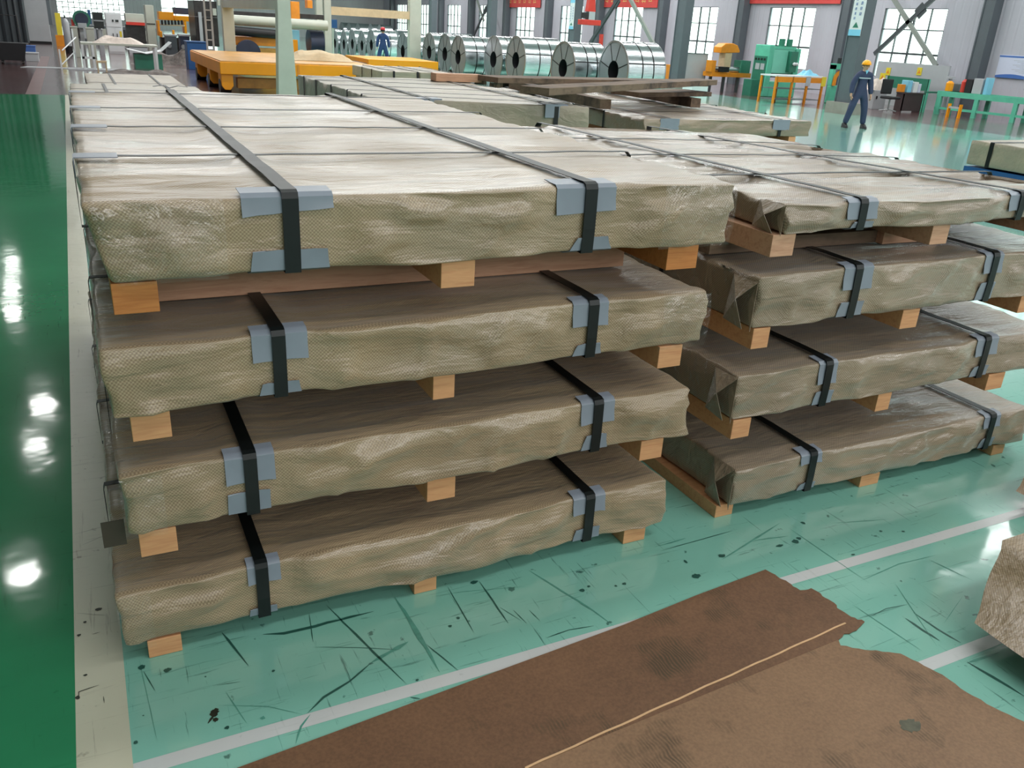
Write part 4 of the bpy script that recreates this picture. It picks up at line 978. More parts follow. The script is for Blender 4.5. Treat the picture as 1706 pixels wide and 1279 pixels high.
# far left enclosure
t = thing('panel_enclosure', 'tall light grey enclosure wall at the upper left', 'enclosure', (-2.6, 51.7, 0))
x0 = atY(47, 70, 51.7).x; x1 = atY(86, 70, 51.7).x
MB().b2(x0+2.6, x1+2.6, 0, 1.2, .12, 7).build('panel', M['ltgrey'], t); MB().b2(x0+2.6, x1+2.6, .05, 1.1, 0, .12).build('plinth', M['black'], t)
MB().b2(x1+2.6, x1+2.75, .2, .35, .9, 3).build('door_edge', M['steel'], t)
t = thing('dark_curtain', 'dark grey strip curtain wall at the left edge', 'curtain', (-7, 51.0, 0))
b = MB(); n = 60; w = x0+7+.1; vs = []; fs = []
for i in range(n+1):
    x = w*i/n; vs += [(x, .08*math.sin(i*1.9), 0.05), (x, .08*math.sin(i*1.9), 7)]
for i in range(n): fs.append((2*i, 2*i+2, 2*i+3, 2*i+1))
b.add(vs, fs); o = b.build('curtain_sheet', M['steelD'], t); o.modifiers.new('s', 'SOLIDIFY').thickness = .02
g = at(22, 107); t = thing('hand_trolley', 'black trolley bin with a push handle at the left edge on the red floor', 'trolley', (g.x, g.y, 0))
b = MB(); b.add([(-.36, 0, .12), (.36, 0, .12), (.30, .5, .12), (-.30, .5, .12), (-.45, -.05, .66), (.48, -.05, .66), (.42, .6, .66), (-.42, .6, .66)], [(0, 3, 2, 1), (4, 5, 6, 7), (0, 1, 5, 4), (1, 2, 6, 5), (2, 3, 7, 6), (3, 0, 4, 7)]); b.build('bin', M['black'], t)
MB().tube([(-.35, .5, .6), (-.38, .6, 1.5), (.28, .6, 1.5), (.32, .5, .6)], .02, 8).build('handle', M['darkmetal'], t)
for x in (-.3, .3):
    for y in (.06, .44): MB().tube([(x-.03, y, .06), (x+.03, y, .06)], .06, 12).build('wheel', M['darkmetal'], t)
t, w, h = single(39, 77, 60, 89, 40, .5, 'storage_box', 'teal blue box behind the black trolley', 'box', 'posterB'); MB().b2(-w/2-.02, w/2+.02, -.02, .52, h, h+.03).build('lid', M['posterB'], t)
t, w, h = single(41, 89, 66, 108, 36.2, .6, 'storage_box', 'low grey box right of the black trolley', 'box', 'ltgrey'); MB().b2(-w/2-.02, w/2+.02, -.02, .62, h, h+.03).build('lid', M['ltgrey'], t)
o = MB().add([(0, 0, .012), (3.0, -.15, .012), (3.2, .35, .012), (.2, .6, .012)], [(0, 1, 2, 3)]).build('floor_plate', M['ltgrey'], loc=(-1.5, 32.8, 0)); o.modifiers.new('s', 'SOLIDIFY').thickness = .012
tag(o, 'thin grey sheet lying on the red floor left of the workbench', 'sheet')

t, w, h = single(547, 32, 562, 47, 40.5, .05, 'notice_board', 'small deep blue notice board left of the coil row', 'notice board', 'blue'); MB().b2(-.03, .03, .0, .05, -t.location.z, 0).build('post', M['offwhite'], t)
for a_ in ((300, 60, 318, 86, 39, 'navy', 'dark blue tool cabinet behind the blue box'), (276, 60, 296, 84, 41, 'steel', 'grey gear housing under the yellow press'), (216, 58, 240, 78, 48.6, 'darkmetal', 'dark recessed machine block right of the tall white cabinet')):
    t, w, h = single(*a_[:5], .7, 'machine_housing', a_[6], 'machine', a_[5], 'machine blocks of the left line')
    MB().b2(-w/2-.03, w/2+.03, -.03, .73, h, h+.06).build('cap', M['ltgrey'], t); MB().tube([(-w/4, -.02, h*.6), (-w/4, -.12, h*.6)], .09, 12).build('dial', M['metal'], t)
# ---- steel coils
def coil(x, y, r, ln, lab, grp='galvanised steel coils', detail=True, z=None):
    t = thing('steel_coil', lab, 'steel coil', (x+ln/2, y, z if z is not None else r), 0, grp)
    ri = r*.34
    zc = z if z is not None else r
    if zc > r+.01:
        for xx in (-ln*.3, ln*.3): MB().prismX([(-.45, -zc), (.45, -zc), (.45, -zc+.22), (.2, -r*.975), (-.2, -r*.975), (-.45, -zc+.22)], xx-.06, xx+.06).build('saddle', M['oldwood'], t)
    MB().ring((0, 0, 0), (1, 0, 0), ri, r, ln, 56, 0, 1).build('sheet_roll', [M['coil'], M['coilface'], M['black']], t, smooth=True)  # bore lined in black: the shade inside is put into its colour
    if detail:
        for k in (-.12, .18): MB().ring((ln*k, 0, 0), (1, 0, 0), r-.002, r+.006, .035, 48).build('hoop_strap', M['strap'], t)
        for a in (.3, PI-.3, PI/2+.35, -PI/2-.35, PI/2-.35, -PI/2+.3):
            cy, sz = math.cos(a), math.sin(a)
            b = MB(); wd = Vector((0, -sz, cy))
            b.band([(ln/2+.004, cy*ri, sz*ri), (ln/2+.004, cy*(r+.004), sz*(r+.004)), (-ln/2-.004, cy*(r+.004), sz*(r+.004)), (-ln/2-.004, cy*ri, sz*ri)], wd, .03, .003)
            b.build('eye_strap', M['strap'], t)
        for xx in (-ln/2, ln/2): MB().ring((xx, 0, 0), (1, 0, 0), r-.05, r+.006, .03, 56).build('edge_guard', M['metal'], t)
    return t
clist = [(1021.5, 118, 22.63, .834, 1.28), (937.6, 113.7, 24.43, .775, 1.15), (859, 100.4, 28.0, .775, 1.45), (821.7, 99, 29.75, .80, .8), (763, 95, 31.5, .745, 1.2), (741, 90, 33.2, .74, .9), (715, 87, 34.9, .745, .9), (671, 85.4, 37.0, .73, 1.2),
         (618.6, 75, 42.2, .70, 1.1), (603, 76, 43.8, .69, 1.1), (587, 73.5, 45.4, .70, 1.1), (573, 74, 47.0, .70, 1.1), (558, 73.5, 48.6, .70, 1.1)]
words = ['nearest and largest steel coil, at the right end of the row', 'second steel coil from the right end of the row', 'third steel coil from the right, long and greenish', 'narrow fourth coil from the right, partly covering its neighbour', 'fifth steel coil from the right end',
         'sixth steel coil from the right end', 'seventh steel coil, just right of the white machine post', 'steel coil just left of the wide white machine post', 'steel coil left of the distant worker with red helmet', 'second coil left of the distant worker', 'third coil left of the distant worker', 'fourth coil left of the distant worker', 'fifth coil left of the distant worker, beside the thin post']
for (x, y, Y, r, ln), wd in zip(clist, words):
    p = atY(x, y, Y); coil(p.x, Y, r, ln, wd, detail=True, z=max(r+.05, p.z))
for i, px in enumerate((569, 581, 596, 617, 632)):
    Yc = 78+(4-i)*1.9; p = atY(px, 44, Yc); coil(p.x, Yc, .85, 1.0, ['leftmost', 'second', 'middle', 'fourth', 'rightmost'][i]+' of the five small far coils seen above the near row', 'far coils', False)
for i, (px, py, lab) in enumerate(((736, 50.5, 'single far coil seen over the seventh coil'), (706, 47.5, 'small far coil seen right of the wide white post'))):
    p = atY(px, py, 60); coil(p.x, 60+i*6, .75, 2.2-i, lab, 'far coils', False)

# ---- banners, signs
def glyph(b, x, y, z, s, axis='Y', seed=0):
    r = random.Random(seed)
    for k in range(3):
        zz = z+s*(.35-.32*k); b.box((x, y, zz), (.004, s*(.5+.4*r.random()), s*.09))
    for k in range(2): b.box((x, y+s*(.22-.44*k)+(r.random()-.5)*.1*s, z), (.004, s*.09, s*(.6+.3*r.random())))
for i, (xa, xb, yb, lab, ncol) in enumerate(((843, 900, 12, 'leftmost short red banner high on the window wall', 6), (1002, 1095, 12, 'red banner with yellow lettering right of the hanging crane block', 8), (1243, 1400, 6, 'long plain red banner above the green press', 0))):
    a, c = atX(xa, yb, WX-.12), atX(xb, yb, WX-.12); z = min(a.z, c.z)
    t = thing('wall_banner', lab, 'banner', (WX-.12, (a.y+c.y)/2, z), 0, 'red banners on the window wall'); w = abs(a.y-c.y)
    MB().b2(-.01, .01, -w/2, w/2, 0, 1.0).build('cloth', M['banner'], t)
    if ncol:
        b = MB()
        for k in range(ncol): glyph(b, -.014, w/2-w*(k+.9)/(ncol+1), .5, .55*min(1, w/ncol/.6), seed=k+i*9)
        b.build('lettering', M['bannerY'], t)
def col_sign(label, x, y, z0, z1, w, seed):
    t = thing('column_sign', label, 'sign', (x, y, z0), 0, 'tall signs on the columns'); h = z1-z0
    MB().b2(-.02, 0, -w/2, w/2, 0, h).build('board', M['whitep'], t)
    MB().b2(-.024, -.02, -w/2, w/2, 0, h*.10).build('lower_band', M['sky'], t); MB().b2(-.024, -.02, -w/2, w/2, h*.86, h).build('upper_band', M['sky'], t)
    b = MB()
    for k in range(7): glyph(b, -.024, .11, h*.28+k*h*.075, h*.05, seed=seed+k)
    for k in range(5): glyph(b, -.024, -.1, h*.35+k*h*.085, h*.06, seed=seed+k+20)
    b.build('lettering', M['posterB'], t)
    MB().prismX([(-.12, h*.13), (.12, h*.13), (0, h*.22)], -.026, -.02).build('emblem', M['greenD'], t)
p = atX(1434, 60, 22.79); col_sign('tall white sign with light blue ends on the column beside the worker', 22.79, 21.72, p.z, p.z+1.85, .50, 3)
p = atX(943, 48, 22.62); col_sign('small pale blue and white sign on the far column behind the coils', 22.79, 40.2, p.z, p.z+1.4, .45, 60)
p, q = atX(1652, 90, WX-.12), atX(1652, 128, WX-.12)
t = thing('wall_poster', 'large white and blue printed poster on the wall at the right edge', 'poster', (WX-.06, 20.4, q.z)); h = p.z-q.z
MB().b2(-.02, 0, -1.9, 1.9, 0, h).build('sheet', M['poster'], t); MB().b2(-.024, -.02, -1.9, 1.9, h*.90, h*.97).build('header_bar', M['posterB'], t)
b = MB(); pts = [(-1.9+.2*k, .08+.06*math.sin(k*.5)) for k in range(20)]
b.prismX([(-1.9, 0), (1.9, 0)]+[(a, c) for a, c in reversed(pts)], -.024, -.02); b.build('wave_band', M['posterB'], t)
b = MB()
for k in range(9): b.box((-.022, 0, h*.78-k*h*.065), (.004, 2.6-.3*((k*7) % 3), .012))
b.build('text_lines', M['ltgrey'], t)
# ---- hanging red block
t = thing('crane_block', 'red crane hook block with cross beam hanging in front of the window wall', 'crane hook', (atY(982, 35, 32).x, 32, atY(982, 42, 32).z))
MB().b2(-.46, .46, -.15, .15, 0, .2).build('cross_beam', M['redp'], t, bevel=.02); MB().b2(-.12, .16, -.14, .14, .2, .5).build('control_box', M['ltgrey'], t); MB().b2(-.34, -.12, -.12, .12, .24, .46).build('motor', M['darkmetal'], t)
MB().prismY([(-.18, .5), (.18, .5), (.12, 1.0), (-.12, 1.0)], -.12, .12).build('sheave_block', M['redp'], t); MB().tube([(0, 0, 1.0), (0, 0, 7.4)], .03, 8).build('cable', M['black'], t)
t = thing('red_stand', 'narrow red upright behind the coils under the crane block', 'stand', (atY(1002, 60, 31.5).x, 31.5, 0)); MB().b2(-.06, .06, -.06, .06, 0, 2.0).build('post', M['redp'], t); MB().b2(-.1, .1, -.08, .08, 1.15, 1.3).build('bracket', M['redp'], t)
# ---- whiteboard
p, q = atY(1142, 90, 31.5), atY(1176, 134, 31.5)
p.x, q.x = 25.9, 25.9+.0
t = thing('whiteboard', 'grey white notice board on a stand right of the column', 'notice board', (atY(1158, 120, 31.0).x, 31.0, 0)); w = atY(1176, 120, 31).x-atY(1141, 120, 31).x; z1 = atY(1158, 90, 31).z; z0 = atY(1158, 132, 31).z
MB().b2(-w/2, w/2, 0, .04, z0, z1).build('panel', M['ltgrey'], t); MB().b2(-w/2-.03, w/2+.03, -.01, .05, z1, z1+.04).build('frame', M['steel'], t)
for s in (-1, 1): MB().b2(s*w/2-.02, s*w/2+.02, .0, .05, 0, z1).build('leg', M['steel'], t)
# ---- big green press
X0, Y0, w, d, h = corner_dims(1246, 1270, 1322, 161, 74)
t = thing('green_press', 'large mint green hydraulic press in front of the window wall', 'press', (X0, Y0, 0)); d = min(d, 2.2); w = min(w, 3.0)
MB().b2(0, w*.16, 0, d, 0, h).build('side_housing', M['mint'], t, bevel=.03); MB().b2(w*.84, w, 0, d, 0, h*.96).build('side_housing', M['mint'], t, bevel=.03)
MB().b2(w*.16, w*.84, 0.05, d, h*.46, h*.95).build('ram_housing', M['mintL'], t, bevel=.03); MB().b2(w*.16, w*.84, .02, d, h*.93, h*.985).build('top_beam', M['mint'], t)
MB().b2(w*.16, w*.84, .2, d-.2, h*.38, h*.46).build('die', M['darkmetal'], t); MB().b2(w*.16, w*.84, .0, d, 0, h*.30).build('bed', M['mint'], t, bevel=.02)
MB().b2(w*.62, w*.84, -.15, .05, h*.5, h*.9).build('valve_block', M['greenD'], t)
for x in (.56, .80): MB().tube([(w*x, .4, h*.95), (w*x, .4, h*1.13)], .13, 12).build('cylinder', M['greenD'], t)
c = MB().b2(-.03, 0, d*.08, d*.92, h*.12, h*.78).build('control_panel', M['greenD'], t)
for k, (a, b_) in enumerate(((.15, .40), (.48, .75))): MB().b2(-.05, -.03, d*a, d*b_, h*.52, h*.64).build('gauge_window', M['ltgrey'], c)
MB().b2(-.05, -.03, d*.2, d*.8, h*.20, h*.27).build('lower_label', M['ltgrey'], c)
for k in range(4): MB().b2(-.05, -.03, d*(.15+.2*k), d*(.25+.2*k), h*.70, h*.74).build('switch', M['black'], c)
MB().b2(-.5, 0, .2, d*.8, 0, h*.32).build('pump_box', M['greenD'], t)
for x in (.72, .80): MB().ball((w*x, -.22, h*.66), .07, 10).build('work_lamp', M['whitep'], t)
# ---- orange uncoiler
g = at(1200, 154); t = thing('uncoiler', 'orange yellow sheet feeder machine left of the green press', 'machine', (g.x, g.y, 0))
MB().b2(-.5, 1.6, .1, .7, .62, .80).build('bed', M['orange'], t); MB().b2(.15, .5, .2, .6, .8, 1.75).build('column', M['card'], t); MB().prismY([(-.15, 1.55), (.85, 1.60), (.85, 1.68), (.70, 1.88), (.45, 1.95), (.05, 1.93), (-.15, 1.78)], .15, .65).build('arm_head', M['orange'], t, bevel=.02)
MB().tube([(-.3, .3, .9), (1.2, .3, .9)], .13, 14).build('roll', M['metal'], t, smooth=True); MB().b2(-.2, .3, .0, .1, .82, 1.02).build('gripper', M['black'], t)
for x in (-.35, .35, 1.1): MB().b2(x-.05, x+.05, .3, .4, 0, .62).build('leg', M['steelD'], t)
MB().b2(1.0, 1.5, .1, .6, .8, 1.3).build('gearbox', M['greenD'], t); MB().b2(-.55, -.35, .1, .5, .8, 1.25).build('end_stop', M['orange'], t)
# ---- orange table with shelves
g = at(1288, 172); g2 = at(1365, 173); d_ = g2-g; ang = math.atan2(d_.y, d_.x); Lt = d_.length
t = thing('work_table', 'orange steel frame table with white top in front of the green press', 'table', (g.x, g.y, 0), ang)
MB().b2(-.05, Lt+.05, 0, .8, .93, .98).build('table_top', M['whitep'], t); MB().b2(0, Lt, 0, .06, .74, .93).build('apron', M['orange'], t)
for x in (0, Lt*.34, Lt*.66, Lt): MB().b2(x-.035, x+.035, 0, .07, 0, .95).build('leg', M['orange'], t); MB().b2(x-.035, x+.035, .73, .8, 0, .95).build('leg', M['orange'], t)
for z in (.12, .5): MB().b2(0, Lt, .05, .75, z, z+.02).build('shelf', M['steel'], t)
for i, (x, mt, lab) in enumerate(((Lt*.66, 'ltgrey', 'small tag sign hanging on the middle leg of the orange table'), (Lt, 'signyel', 'yellow warning tag hanging on the right leg of the orange table'))):
    o = MB().b2(-.12, .12, -.02, -.005, -.17, .17).build('hanging_tag', M[mt]); v = Vector((math.cos(ang)*x, math.sin(ang)*x)); o.location = (g.x+v.x, g.y+v.y, .8); o.rotation_euler = (0, 0, ang); tag(o, lab, 'sign')
heap('cloth and tools heaped on the orange table', 'tools', 1345, 128, g2.y+.5, .8, .5, .3, 'sky', .982, 12)
# ---- small green press
X0, Y0, w, d, h = corner_dims(1372, 1378, 1404, 172, 100)
t = thing('small_press', 'small mint green press with orange arch left of the big column', 'press', (X0, Y0, 0)); w = min(w, 1.3); d = min(d, 1.2)
MB().b2(0, w, 0, d, 0, h*.42).build('base', M['mint'], t, bevel=.03)
for x in (0, w*.84): MB().b2(x, x+w*.16, 0, d, h*.42, h*.9).build('column', M['mint'], t)
MB().b2(0, w, 0, d, h*.80, h*.93).build('crown', M['mint'], t); MB().tube([(w/2, d/2, h*.93), (w/2, d/2, h*1.06)], .14, 14).build('cylinder', M['black'], t)
b = MB(); pts = [(w/2+math.cos(PI*k/12)*w*.36, h*.56+math.sin(PI*k/12)*h*.18) for k in range(13)]
b.band([(w*.86, -.04, h*.42)]+[(x, -.04, z) for x, z in pts]+[(w*.14, -.04, h*.42)], (0, 1, 0), .08, .12); b.build('guard_arch', M['orange'], t)
# ---- desk area
X0, Y0, w, d, h = corner_dims(1487, 1500, 1532, 187, 154)
t = thing('office_desk', 'dark brown office desk near the window wall behind the worker', 'desk', (X0, Y0, 0)); w, d = min(w, 1.8), min(d, 1.6)
MB().b2(-.03, w+.03, -.03, d, h-.04, h).build('desk_top', M['brown'], t); MB().b2(0, w, 0, .03, .05, h-.04).build('modesty_panel', M['brown'], t); MB().b2(0, .03, 0, d, 0, h-.04).build('side_panel', M['brown'], t); MB().b2(w-.03, w, 0, d, 0, h-.04).build('side_panel', M['brown'], t)
for i, (x, y, sx, sy, sz, mt, lab) in enumerate(((.35, .3, .2, .2, .26, 'orange', 'small orange box on the left of the brown desk'), (.75, .3, .42, .3, .40, 'sky', 'bright blue folder box on the brown desk'), (1.3, .3, .55, .4, .36, 'whitep', 'white box with papers on the brown desk'), (1.68, .3, .14, .3, .30, 'poster', 'pale violet binder at the right end of the brown desk'))):
    x = w*(.12+.26*i); sx = min(sx, w*.22)
    o = MB().b2(-sx/2, sx/2, -sy/2, sy/2, 0, sz).build('box_file', M[mt], bevel=.01); o.location = (X0+x, Y0+y, h+.001); tag(o, lab, 'box', 'things on the brown desk')
g = at(1478, 187); t = thing('office_chair', 'black swivel chair left of the brown desk', 'chair', (g.x, g.y, 0))
MB().b2(-.25, .25, -.25, .25, .45, .54).build('seat', M['black'], t, bevel=.03); MB().b2(-.25, .25, .2, .28, .6, 1.1).build('backrest', M['black'], t, bevel=.03); MB().tube([(0, 0, .08), (0, 0, .46)], .03, 10).build('gas_stem', M['metal'], t)
for k in range(5): a = 2*PI*k/5; MB().tube([(0, 0, .1), (.3*math.cos(a), .3*math.sin(a), .05)], .02, 8).build('base_arm', M['metal'], t)
X0, Y0, w, d, h = corner_dims(1441, 1452, 1472, 182, 150)
t = thing('storage_cabinet', 'low grey cabinet behind the worker', 'cabinet', (X0, Y0, 0)); MB().b2(0, min(w, 1.3), 0, min(d, 1), 0, h).build('body', M['ltgrey'], t, bevel=.01); MB().b2(.1, .16, -.02, 0, h*.55, h*.7).build('handle', M['black'], t)
heap('cluttered pale papers and green packets on the low grey cabinet', 'papers', 1458, 150, Y0+.35, 1.1, .6, .55, 'paper', h+.001, 21)
# guard panels with warning signs
X0 = 29.6; p0, p1 = atX(1462, 108, X0), atX(1582, 115, X0)
t = thing('guard_screen', 'long grey machine guard screen with yellow warning signs below the big window', 'screen', (X0, (p0.y+p1.y)/2, 0)); w = p0.y-p1.y; h = p1.z+.1
MB().b2(0, .06, -w/2, w/2, 0, h).build('panel', M['ltgrey'], t)
for px in (1480, 1532):
    q = atX(px, 119, X0); s = MB().b2(-.02, 0, q.y-t.location.y-.11, q.y-t.location.y+.11, q.z-.14, q.z+.14).build('warning_sign', M['signyel'], t); yy = q.y-t.location.y
    MB().prismX([(yy-.07, q.z-.07), (yy+.07, q.z-.07), (yy, q.z+.07)], -.025, -.02).build('warning_triangle', M['orange'], s)
X0 = 28.9; p0, p1 = atX(1480, 126, X0), atX(1549, 131, X0); q0 = atX(1545, 152, X0)
t = thing('green_screen', 'deep green board standing behind the brown desk', 'screen', (X0, (p0.y+p1.y)/2, 0)); w = p0.y-p1.y
MB().b2(0, .05, -w/2, w/2, max(.3, q0.z), p0.z).build('panel', M['greenD'], t)
for s in (-1, 1): MB().b2(0, .05, s*w/2-.03, s*w/2+.03, 0, p0.z).build('leg', M['mint'], t)
q = atX(1473, 129, 28.9); t = thing('warning_sign', 'yellow warning sign with triangle beside the worker\'s shoulder', 'sign', (28.8, q.y, 0)); MB().b2(0, .02, -.13, .13, q.z-.16, q.z+.16).build('plate', M['signyel'], t); MB().prismX([(-.1, q.z-.1), (.1, q.z-.1), (0, q.z+.1)], -.006, 0).build('warning_triangle', M['orange'], t); MB().b2(.02, .05, -.02, .02, 0, q.z).build('post', M['steel'], t)
# green roller table
t = thing('roller_table', 'long mint green roller table along the wall at the right edge', 'conveyor', (27.9, 22.2, 0), math.radians(-90)+.14)
Lr = 7.0; MB().b2(0, Lr, 0, .1, .62, .80).build('side_rail', M['mint'], t); MB().b2(0, Lr, .8, .9, .62, .80).build('side_rail', M['mint'], t); MB().b2(0, Lr, .1, .8, .66, .74).build('deck', M['greenD'], t)
for k in range(6): x = .05+k*1.36; MB().b2(x, x+.14, 0, .12, 0, .62).build('leg', M['mint'], t); MB().b2(x, x+.14, .78, .9, 0, .62).build('leg', M['mint'], t)
MB().b2(0, Lr, .02, .08, .18, .26).build('lower_rail', M['mint'], t)
X0, Y0, w, d, h = corner_dims(1532, 1537, 1562, 187, 152)
t = thing('green_stand', 'mint green steel stand between the desk and the roller table', 'stand', (X0, Y0, 0)); w = min(w, 1.0); d = min(d, 1.0)
MB().b2(0, w, 0, d, h-.06, h).build('top', M['greenD'], t)
for x in (0, w-.08):
    for y in (0, d-.08): MB().b2(x, x+.08, y, y+.08, 0, h-.06).build('leg', M['mint'], t)
for i, (px, py, Yo, sx, sz, mt, lab, cat) in enumerate(((1580, 150, 0, .26, .34, 'yellow', 'yellow canister on the roller table', 'canister'), (1604, 148, 0, .20, .44, 'redp', 'red fire extinguisher shaped canister on the roller table', 'canister'), (1616, 148, 0, .26, .46, 'black', 'black and white device on the roller table', 'device'),
                                                 (1631, 148, 0, .36, .50, 'ltgrey', 'light grey control box on the roller table', 'control box'), (1645, 148, 0, .12, .55, 'sky', 'narrow pale blue strip light on the roller table', 'device'), (1591, 150, 0, .5, .26, 'steel', 'low grey case behind the canisters on the roller table', 'case'))):
    q = atX(px, 152, 28.35+(.42 if i == 5 else 0)); b = MB()
    if cat == 'canister': b.tube([(0, 0, 0), (0, 0, sz*.8), (0, 0, sz)], [sx/2, sx/2, sx*.2], 16)
    else: b.b2(-.15, .15, -sx/2, sx/2, 0, sz)
    o = b.build(cat.replace(' ', '_'), M[mt], bevel=.01); o.location = (q.x, q.y, .80); tag(o, lab, cat, 'things on the roller table')
q = atX(1582, 150, 28.6); o = MB().tube([(0, 0, 0), (0, 0, 1.2)], .06, 10).tube([(0, 0, 1.2), (0, 0, 1.28)], .14, 14).build('signal_post', M['ltgrey'], loc=(28.9, q.y+.3, 0)); tag(o, 'thin grey post with a dark cap at the left end of the roller table', 'post')
t = thing('frame_stand', 'yellow frame stand on the floor just in front of the roller table', 'stand', (27.2, 20.6, 0)); MB().b2(0, .12, 0, .05, .0, .45).build('leg', M['yellow'], t); MB().b2(0, .12, .45, .5, .0, .45).build('leg', M['yellow'], t); MB().b2(.0, .12, .05, .45, .3, .36).build('shelf', M['ltgrey'], t)
g = at(1180, 160); 
o = MB().b2(-.4, .4, -.3, .3, 0, .35).build('parts_crate', M['whitep'], loc=(g.x-.3, g.y+.5, 0), bevel=.02); tag(o, 'white crate on the floor left of the orange sheet feeder', 'crate')
o = MB().b2(-.25, .25, -.2, .2, 0, .9).build('pallet_box', M['orange'], loc=(24.6, 33.8, 0), bevel=.02); tag(o, 'small orange box between the nearest coil and the column', 'box')

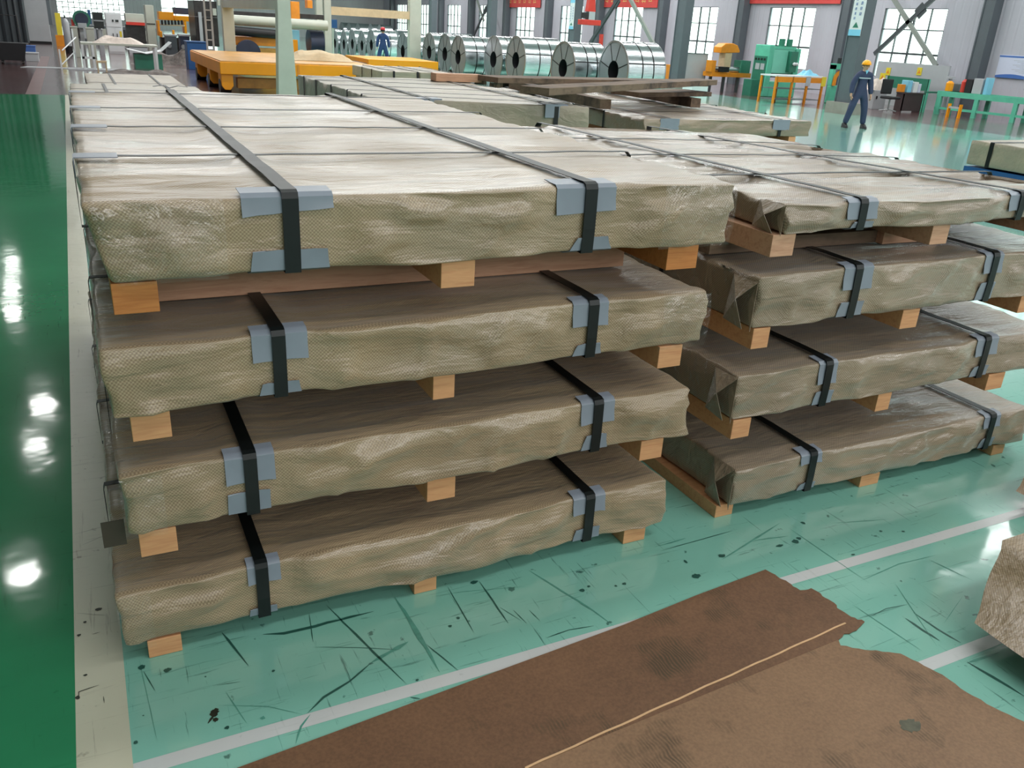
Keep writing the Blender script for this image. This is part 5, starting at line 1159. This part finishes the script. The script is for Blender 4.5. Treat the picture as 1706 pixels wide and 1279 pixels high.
# ================================================================ PEOPLE
def person(label, loc_, rz, cloth, hatm, far=False, back=False):
    t = thing('person', label, 'person', loc_, rz)
    # faces -Y in local space
    J = [(0, 0, .93), (0, .01, 1.10), (0, .015, 1.28), (0, .01, 1.42), (0, -.0, 1.50), (0, -.015, 1.56), (0, -.02, 1.66),
         (.10, 0, .88), (.19, -.02, .49), (.24, .02, .09), (.25, -.12, .04),
         (-.10, 0, .88), (-.20, -.03, .49), (-.27, .03, .09), (-.31, -.10, .04),
         (.17, .01, 1.39), (.25, .02, 1.12), (.27, -.05, .88), (.275, -.07, .80),
         (-.17, .01, 1.39), (-.26, .02, 1.12), (-.28, -.04, .88), (-.285, -.06, .80)]
    E_ = [(0, 1), (1, 2), (2, 3), (3, 4), (4, 5), (5, 6), (0, 7), (7, 8), (8, 9), (9, 10), (0, 11), (11, 12), (12, 13), (13, 14), (3, 15), (15, 16), (16, 17), (17, 18), (3, 19), (19, 20), (20, 21), (21, 22)]
    Rb = [(.13, .10), (.125, .095), (.145, .10), (.09, .08), (.05, .05), (.075, .085), (.082, .095)]+[(.085, .09), (.055, .06), (.04, .045), (.035, .03)]*2+[(.06, .06), (.042, .045), (.03, .03), (.035, .022)]*2
    def skin(name, idx, grow, mat, root=0):
        mp = {j: k for k, j in enumerate(idx)}; me = bpy.data.meshes.new(name)
        me.from_pydata([J[j] for j in idx], [(mp[a], mp[b]) for a, b in E_ if a in mp and b in mp], []); o = bpy.data.objects.new(name, me); COL.objects.link(o); o.parent = t
        m = o.modifiers.new('skin', 'SKIN'); m.use_smooth_shade = True; m.branch_smoothing = .4
        bmm = bmesh.new(); bmm.from_mesh(me); sl = bmm.verts.layers.skin.verify(); bmm.verts.ensure_lookup_table()
        for k, j in enumerate(idx):
            bmm.verts[k][sl].radius = (Rb[j][0]+grow, Rb[j][1]+grow); bmm.verts[k][sl].use_root = (j == root)
        bmm.to_mesh(me); bmm.free(); o.modifiers.new('sub', 'SUBSURF').levels = 2; o.modifiers['sub'].render_levels = 2
        me.materials.append(mat); return o
    body = skin('body', list(range(23)), 0, M['skin'])
    skin('coverall', [0, 1, 2, 3, 4, 7, 8, 9, 11, 12, 13, 15, 16, 17, 19, 20, 21], .034, M[cloth])
    # hands
    for s in (1, -1):
        b = MB(); hx, hy, hz = .275*s, -.065, .80
        for k, ln in enumerate((.065, .075, .07, .055)):
            y = hy-.03+.02*k; b.tube([(hx, y, hz+.0), (hx-.008*s, y-.004, hz-ln*.6), (hx-.022*s, y-.004, hz-ln)], [.010, .009, .007], 8)
        b.tube([(hx, hy-.03, hz+.03), (hx-.02*s, hy-.055, hz-.01), (hx-.025*s, hy-.06, hz-.03)], [.011, .010, .008], 8)
        b.build('hand_fingers', M['skin'], t, smooth=True)
    for s, ft in ((1, (.245, -.02)), (-1, (-.285, -.01))):
        b = MB(); x, y = ft
        b.add([(x-.05, y+.09, 0), (x+.05, y+.09, 0), (x+.055, y-.10, 0), (x+.035, y-.19, 0), (x-.035, y-.19, 0), (x-.055, y-.10, 0),
               (x-.045, y+.08, .12), (x+.045, y+.08, .12), (x+.045, y-.05, .11), (x+.03, y-.17, .055), (x-.03, y-.17, .055), (x-.045, y-.05, .11)],
              [(0, 5, 4, 3, 2, 1), (6, 7, 8, 11), (11, 8, 9, 10), (0, 1, 7, 6), (1, 2, 8, 7), (2, 3, 9, 8), (3, 4, 10, 9), (4, 5, 11, 10), (5, 0, 6, 11)])
        b.build('shoe', M['black'], t, bevel=.01)
    # head details
    b = MB(); b.prismX([(-.115, 1.60), (-.135, 1.575), (-.105, 1.565)], -.012, .012); b.build('nose', M['skin'], t)
    for s in (1, -1): MB().ball((s*.032, -.108, 1.617), .010, 8).build('eye', M['hair'], t); MB().ball((s*.083, -.015, 1.59), .022, 8, sz=1.4).build('ear', M['skin'], t)
    MB().box((0, -.108, 1.537), (.045, .012, .008)).build('mouth', plain('lips', (160, 100, 90), .5), t)
    b = MB(); vs = []; fs = []; n = 20; m = 8
    MB().band([(.088*math.cos(a_), -.005+.105*math.sin(a_), 1.605) for a_ in [PI*k/12-.05 for k in range(13)]], (0, 0, 1), .09, .016).build('hair', M['hair'], t)
    for i in range(m):
        a = PI/2*i/(m-1)
        for j in range(n): c = 2*PI*j/n; vs.append((.118*math.cos(a)*math.cos(c), -.01+.138*math.cos(a)*math.sin(c), 1.645+.115*math.sin(a)))
    for i in range(m-1):
        for j in range(n): fs.append((i*n+j, i*n+(j+1) % n, (i+1)*n+(j+1) % n, (i+1)*n+j))
    b.add(vs, fs); h = b.build('hard_hat', M[hatm], t, smooth=True); h.modifiers.new('s', 'SOLIDIFY').thickness = .004
    b = MB(); vs = []; n = 24
    for j in range(n):
        c = 2*PI*j/n; e = 1.0+.30*max(0, -math.sin(c))**2; vs += [(.116*math.cos(c), -.01+.136*math.sin(c), 1.647), (.135*math.cos(c), -.01+.155*e*math.sin(c), 1.640)]
    b.add(vs, [(2*j, 2*j+1, (2*j+3) % (2*n), (2*j+2) % (2*n)) for j in range(n)]); o = b.build('hat_brim', M[hatm], h); o.modifiers.new('s', 'SOLIDIFY').thickness = .005
    if not far:
        b = MB(); b.band([(-.16, -.085, 1.30), (-.09, -.125, 1.30), (0, -.133, 1.30), (.09, -.125, 1.30), (.16, -.085, 1.30)], (0, 0, 1), .03, .004); b.build('chest_stripe', M['reflect'], t)
        MB().prismY([(-.045, 1.50), (.045, 1.50), (0, 1.40)], -.128, -.118).build('shirt_collar', M['sky'], t)
    return t
g = at(1422, 213)
person('worker in navy overalls and yellow hard hat standing with legs apart beside the column', (g.x, g.y, 0), math.radians(-22), 'overall', 'hat')
q = atY(638, 76, 40.5); person('distant worker in blue overalls and red hard hat among the coils', (q.x, 40.5, 0), math.radians(160), 'overallB', 'hatR', True)
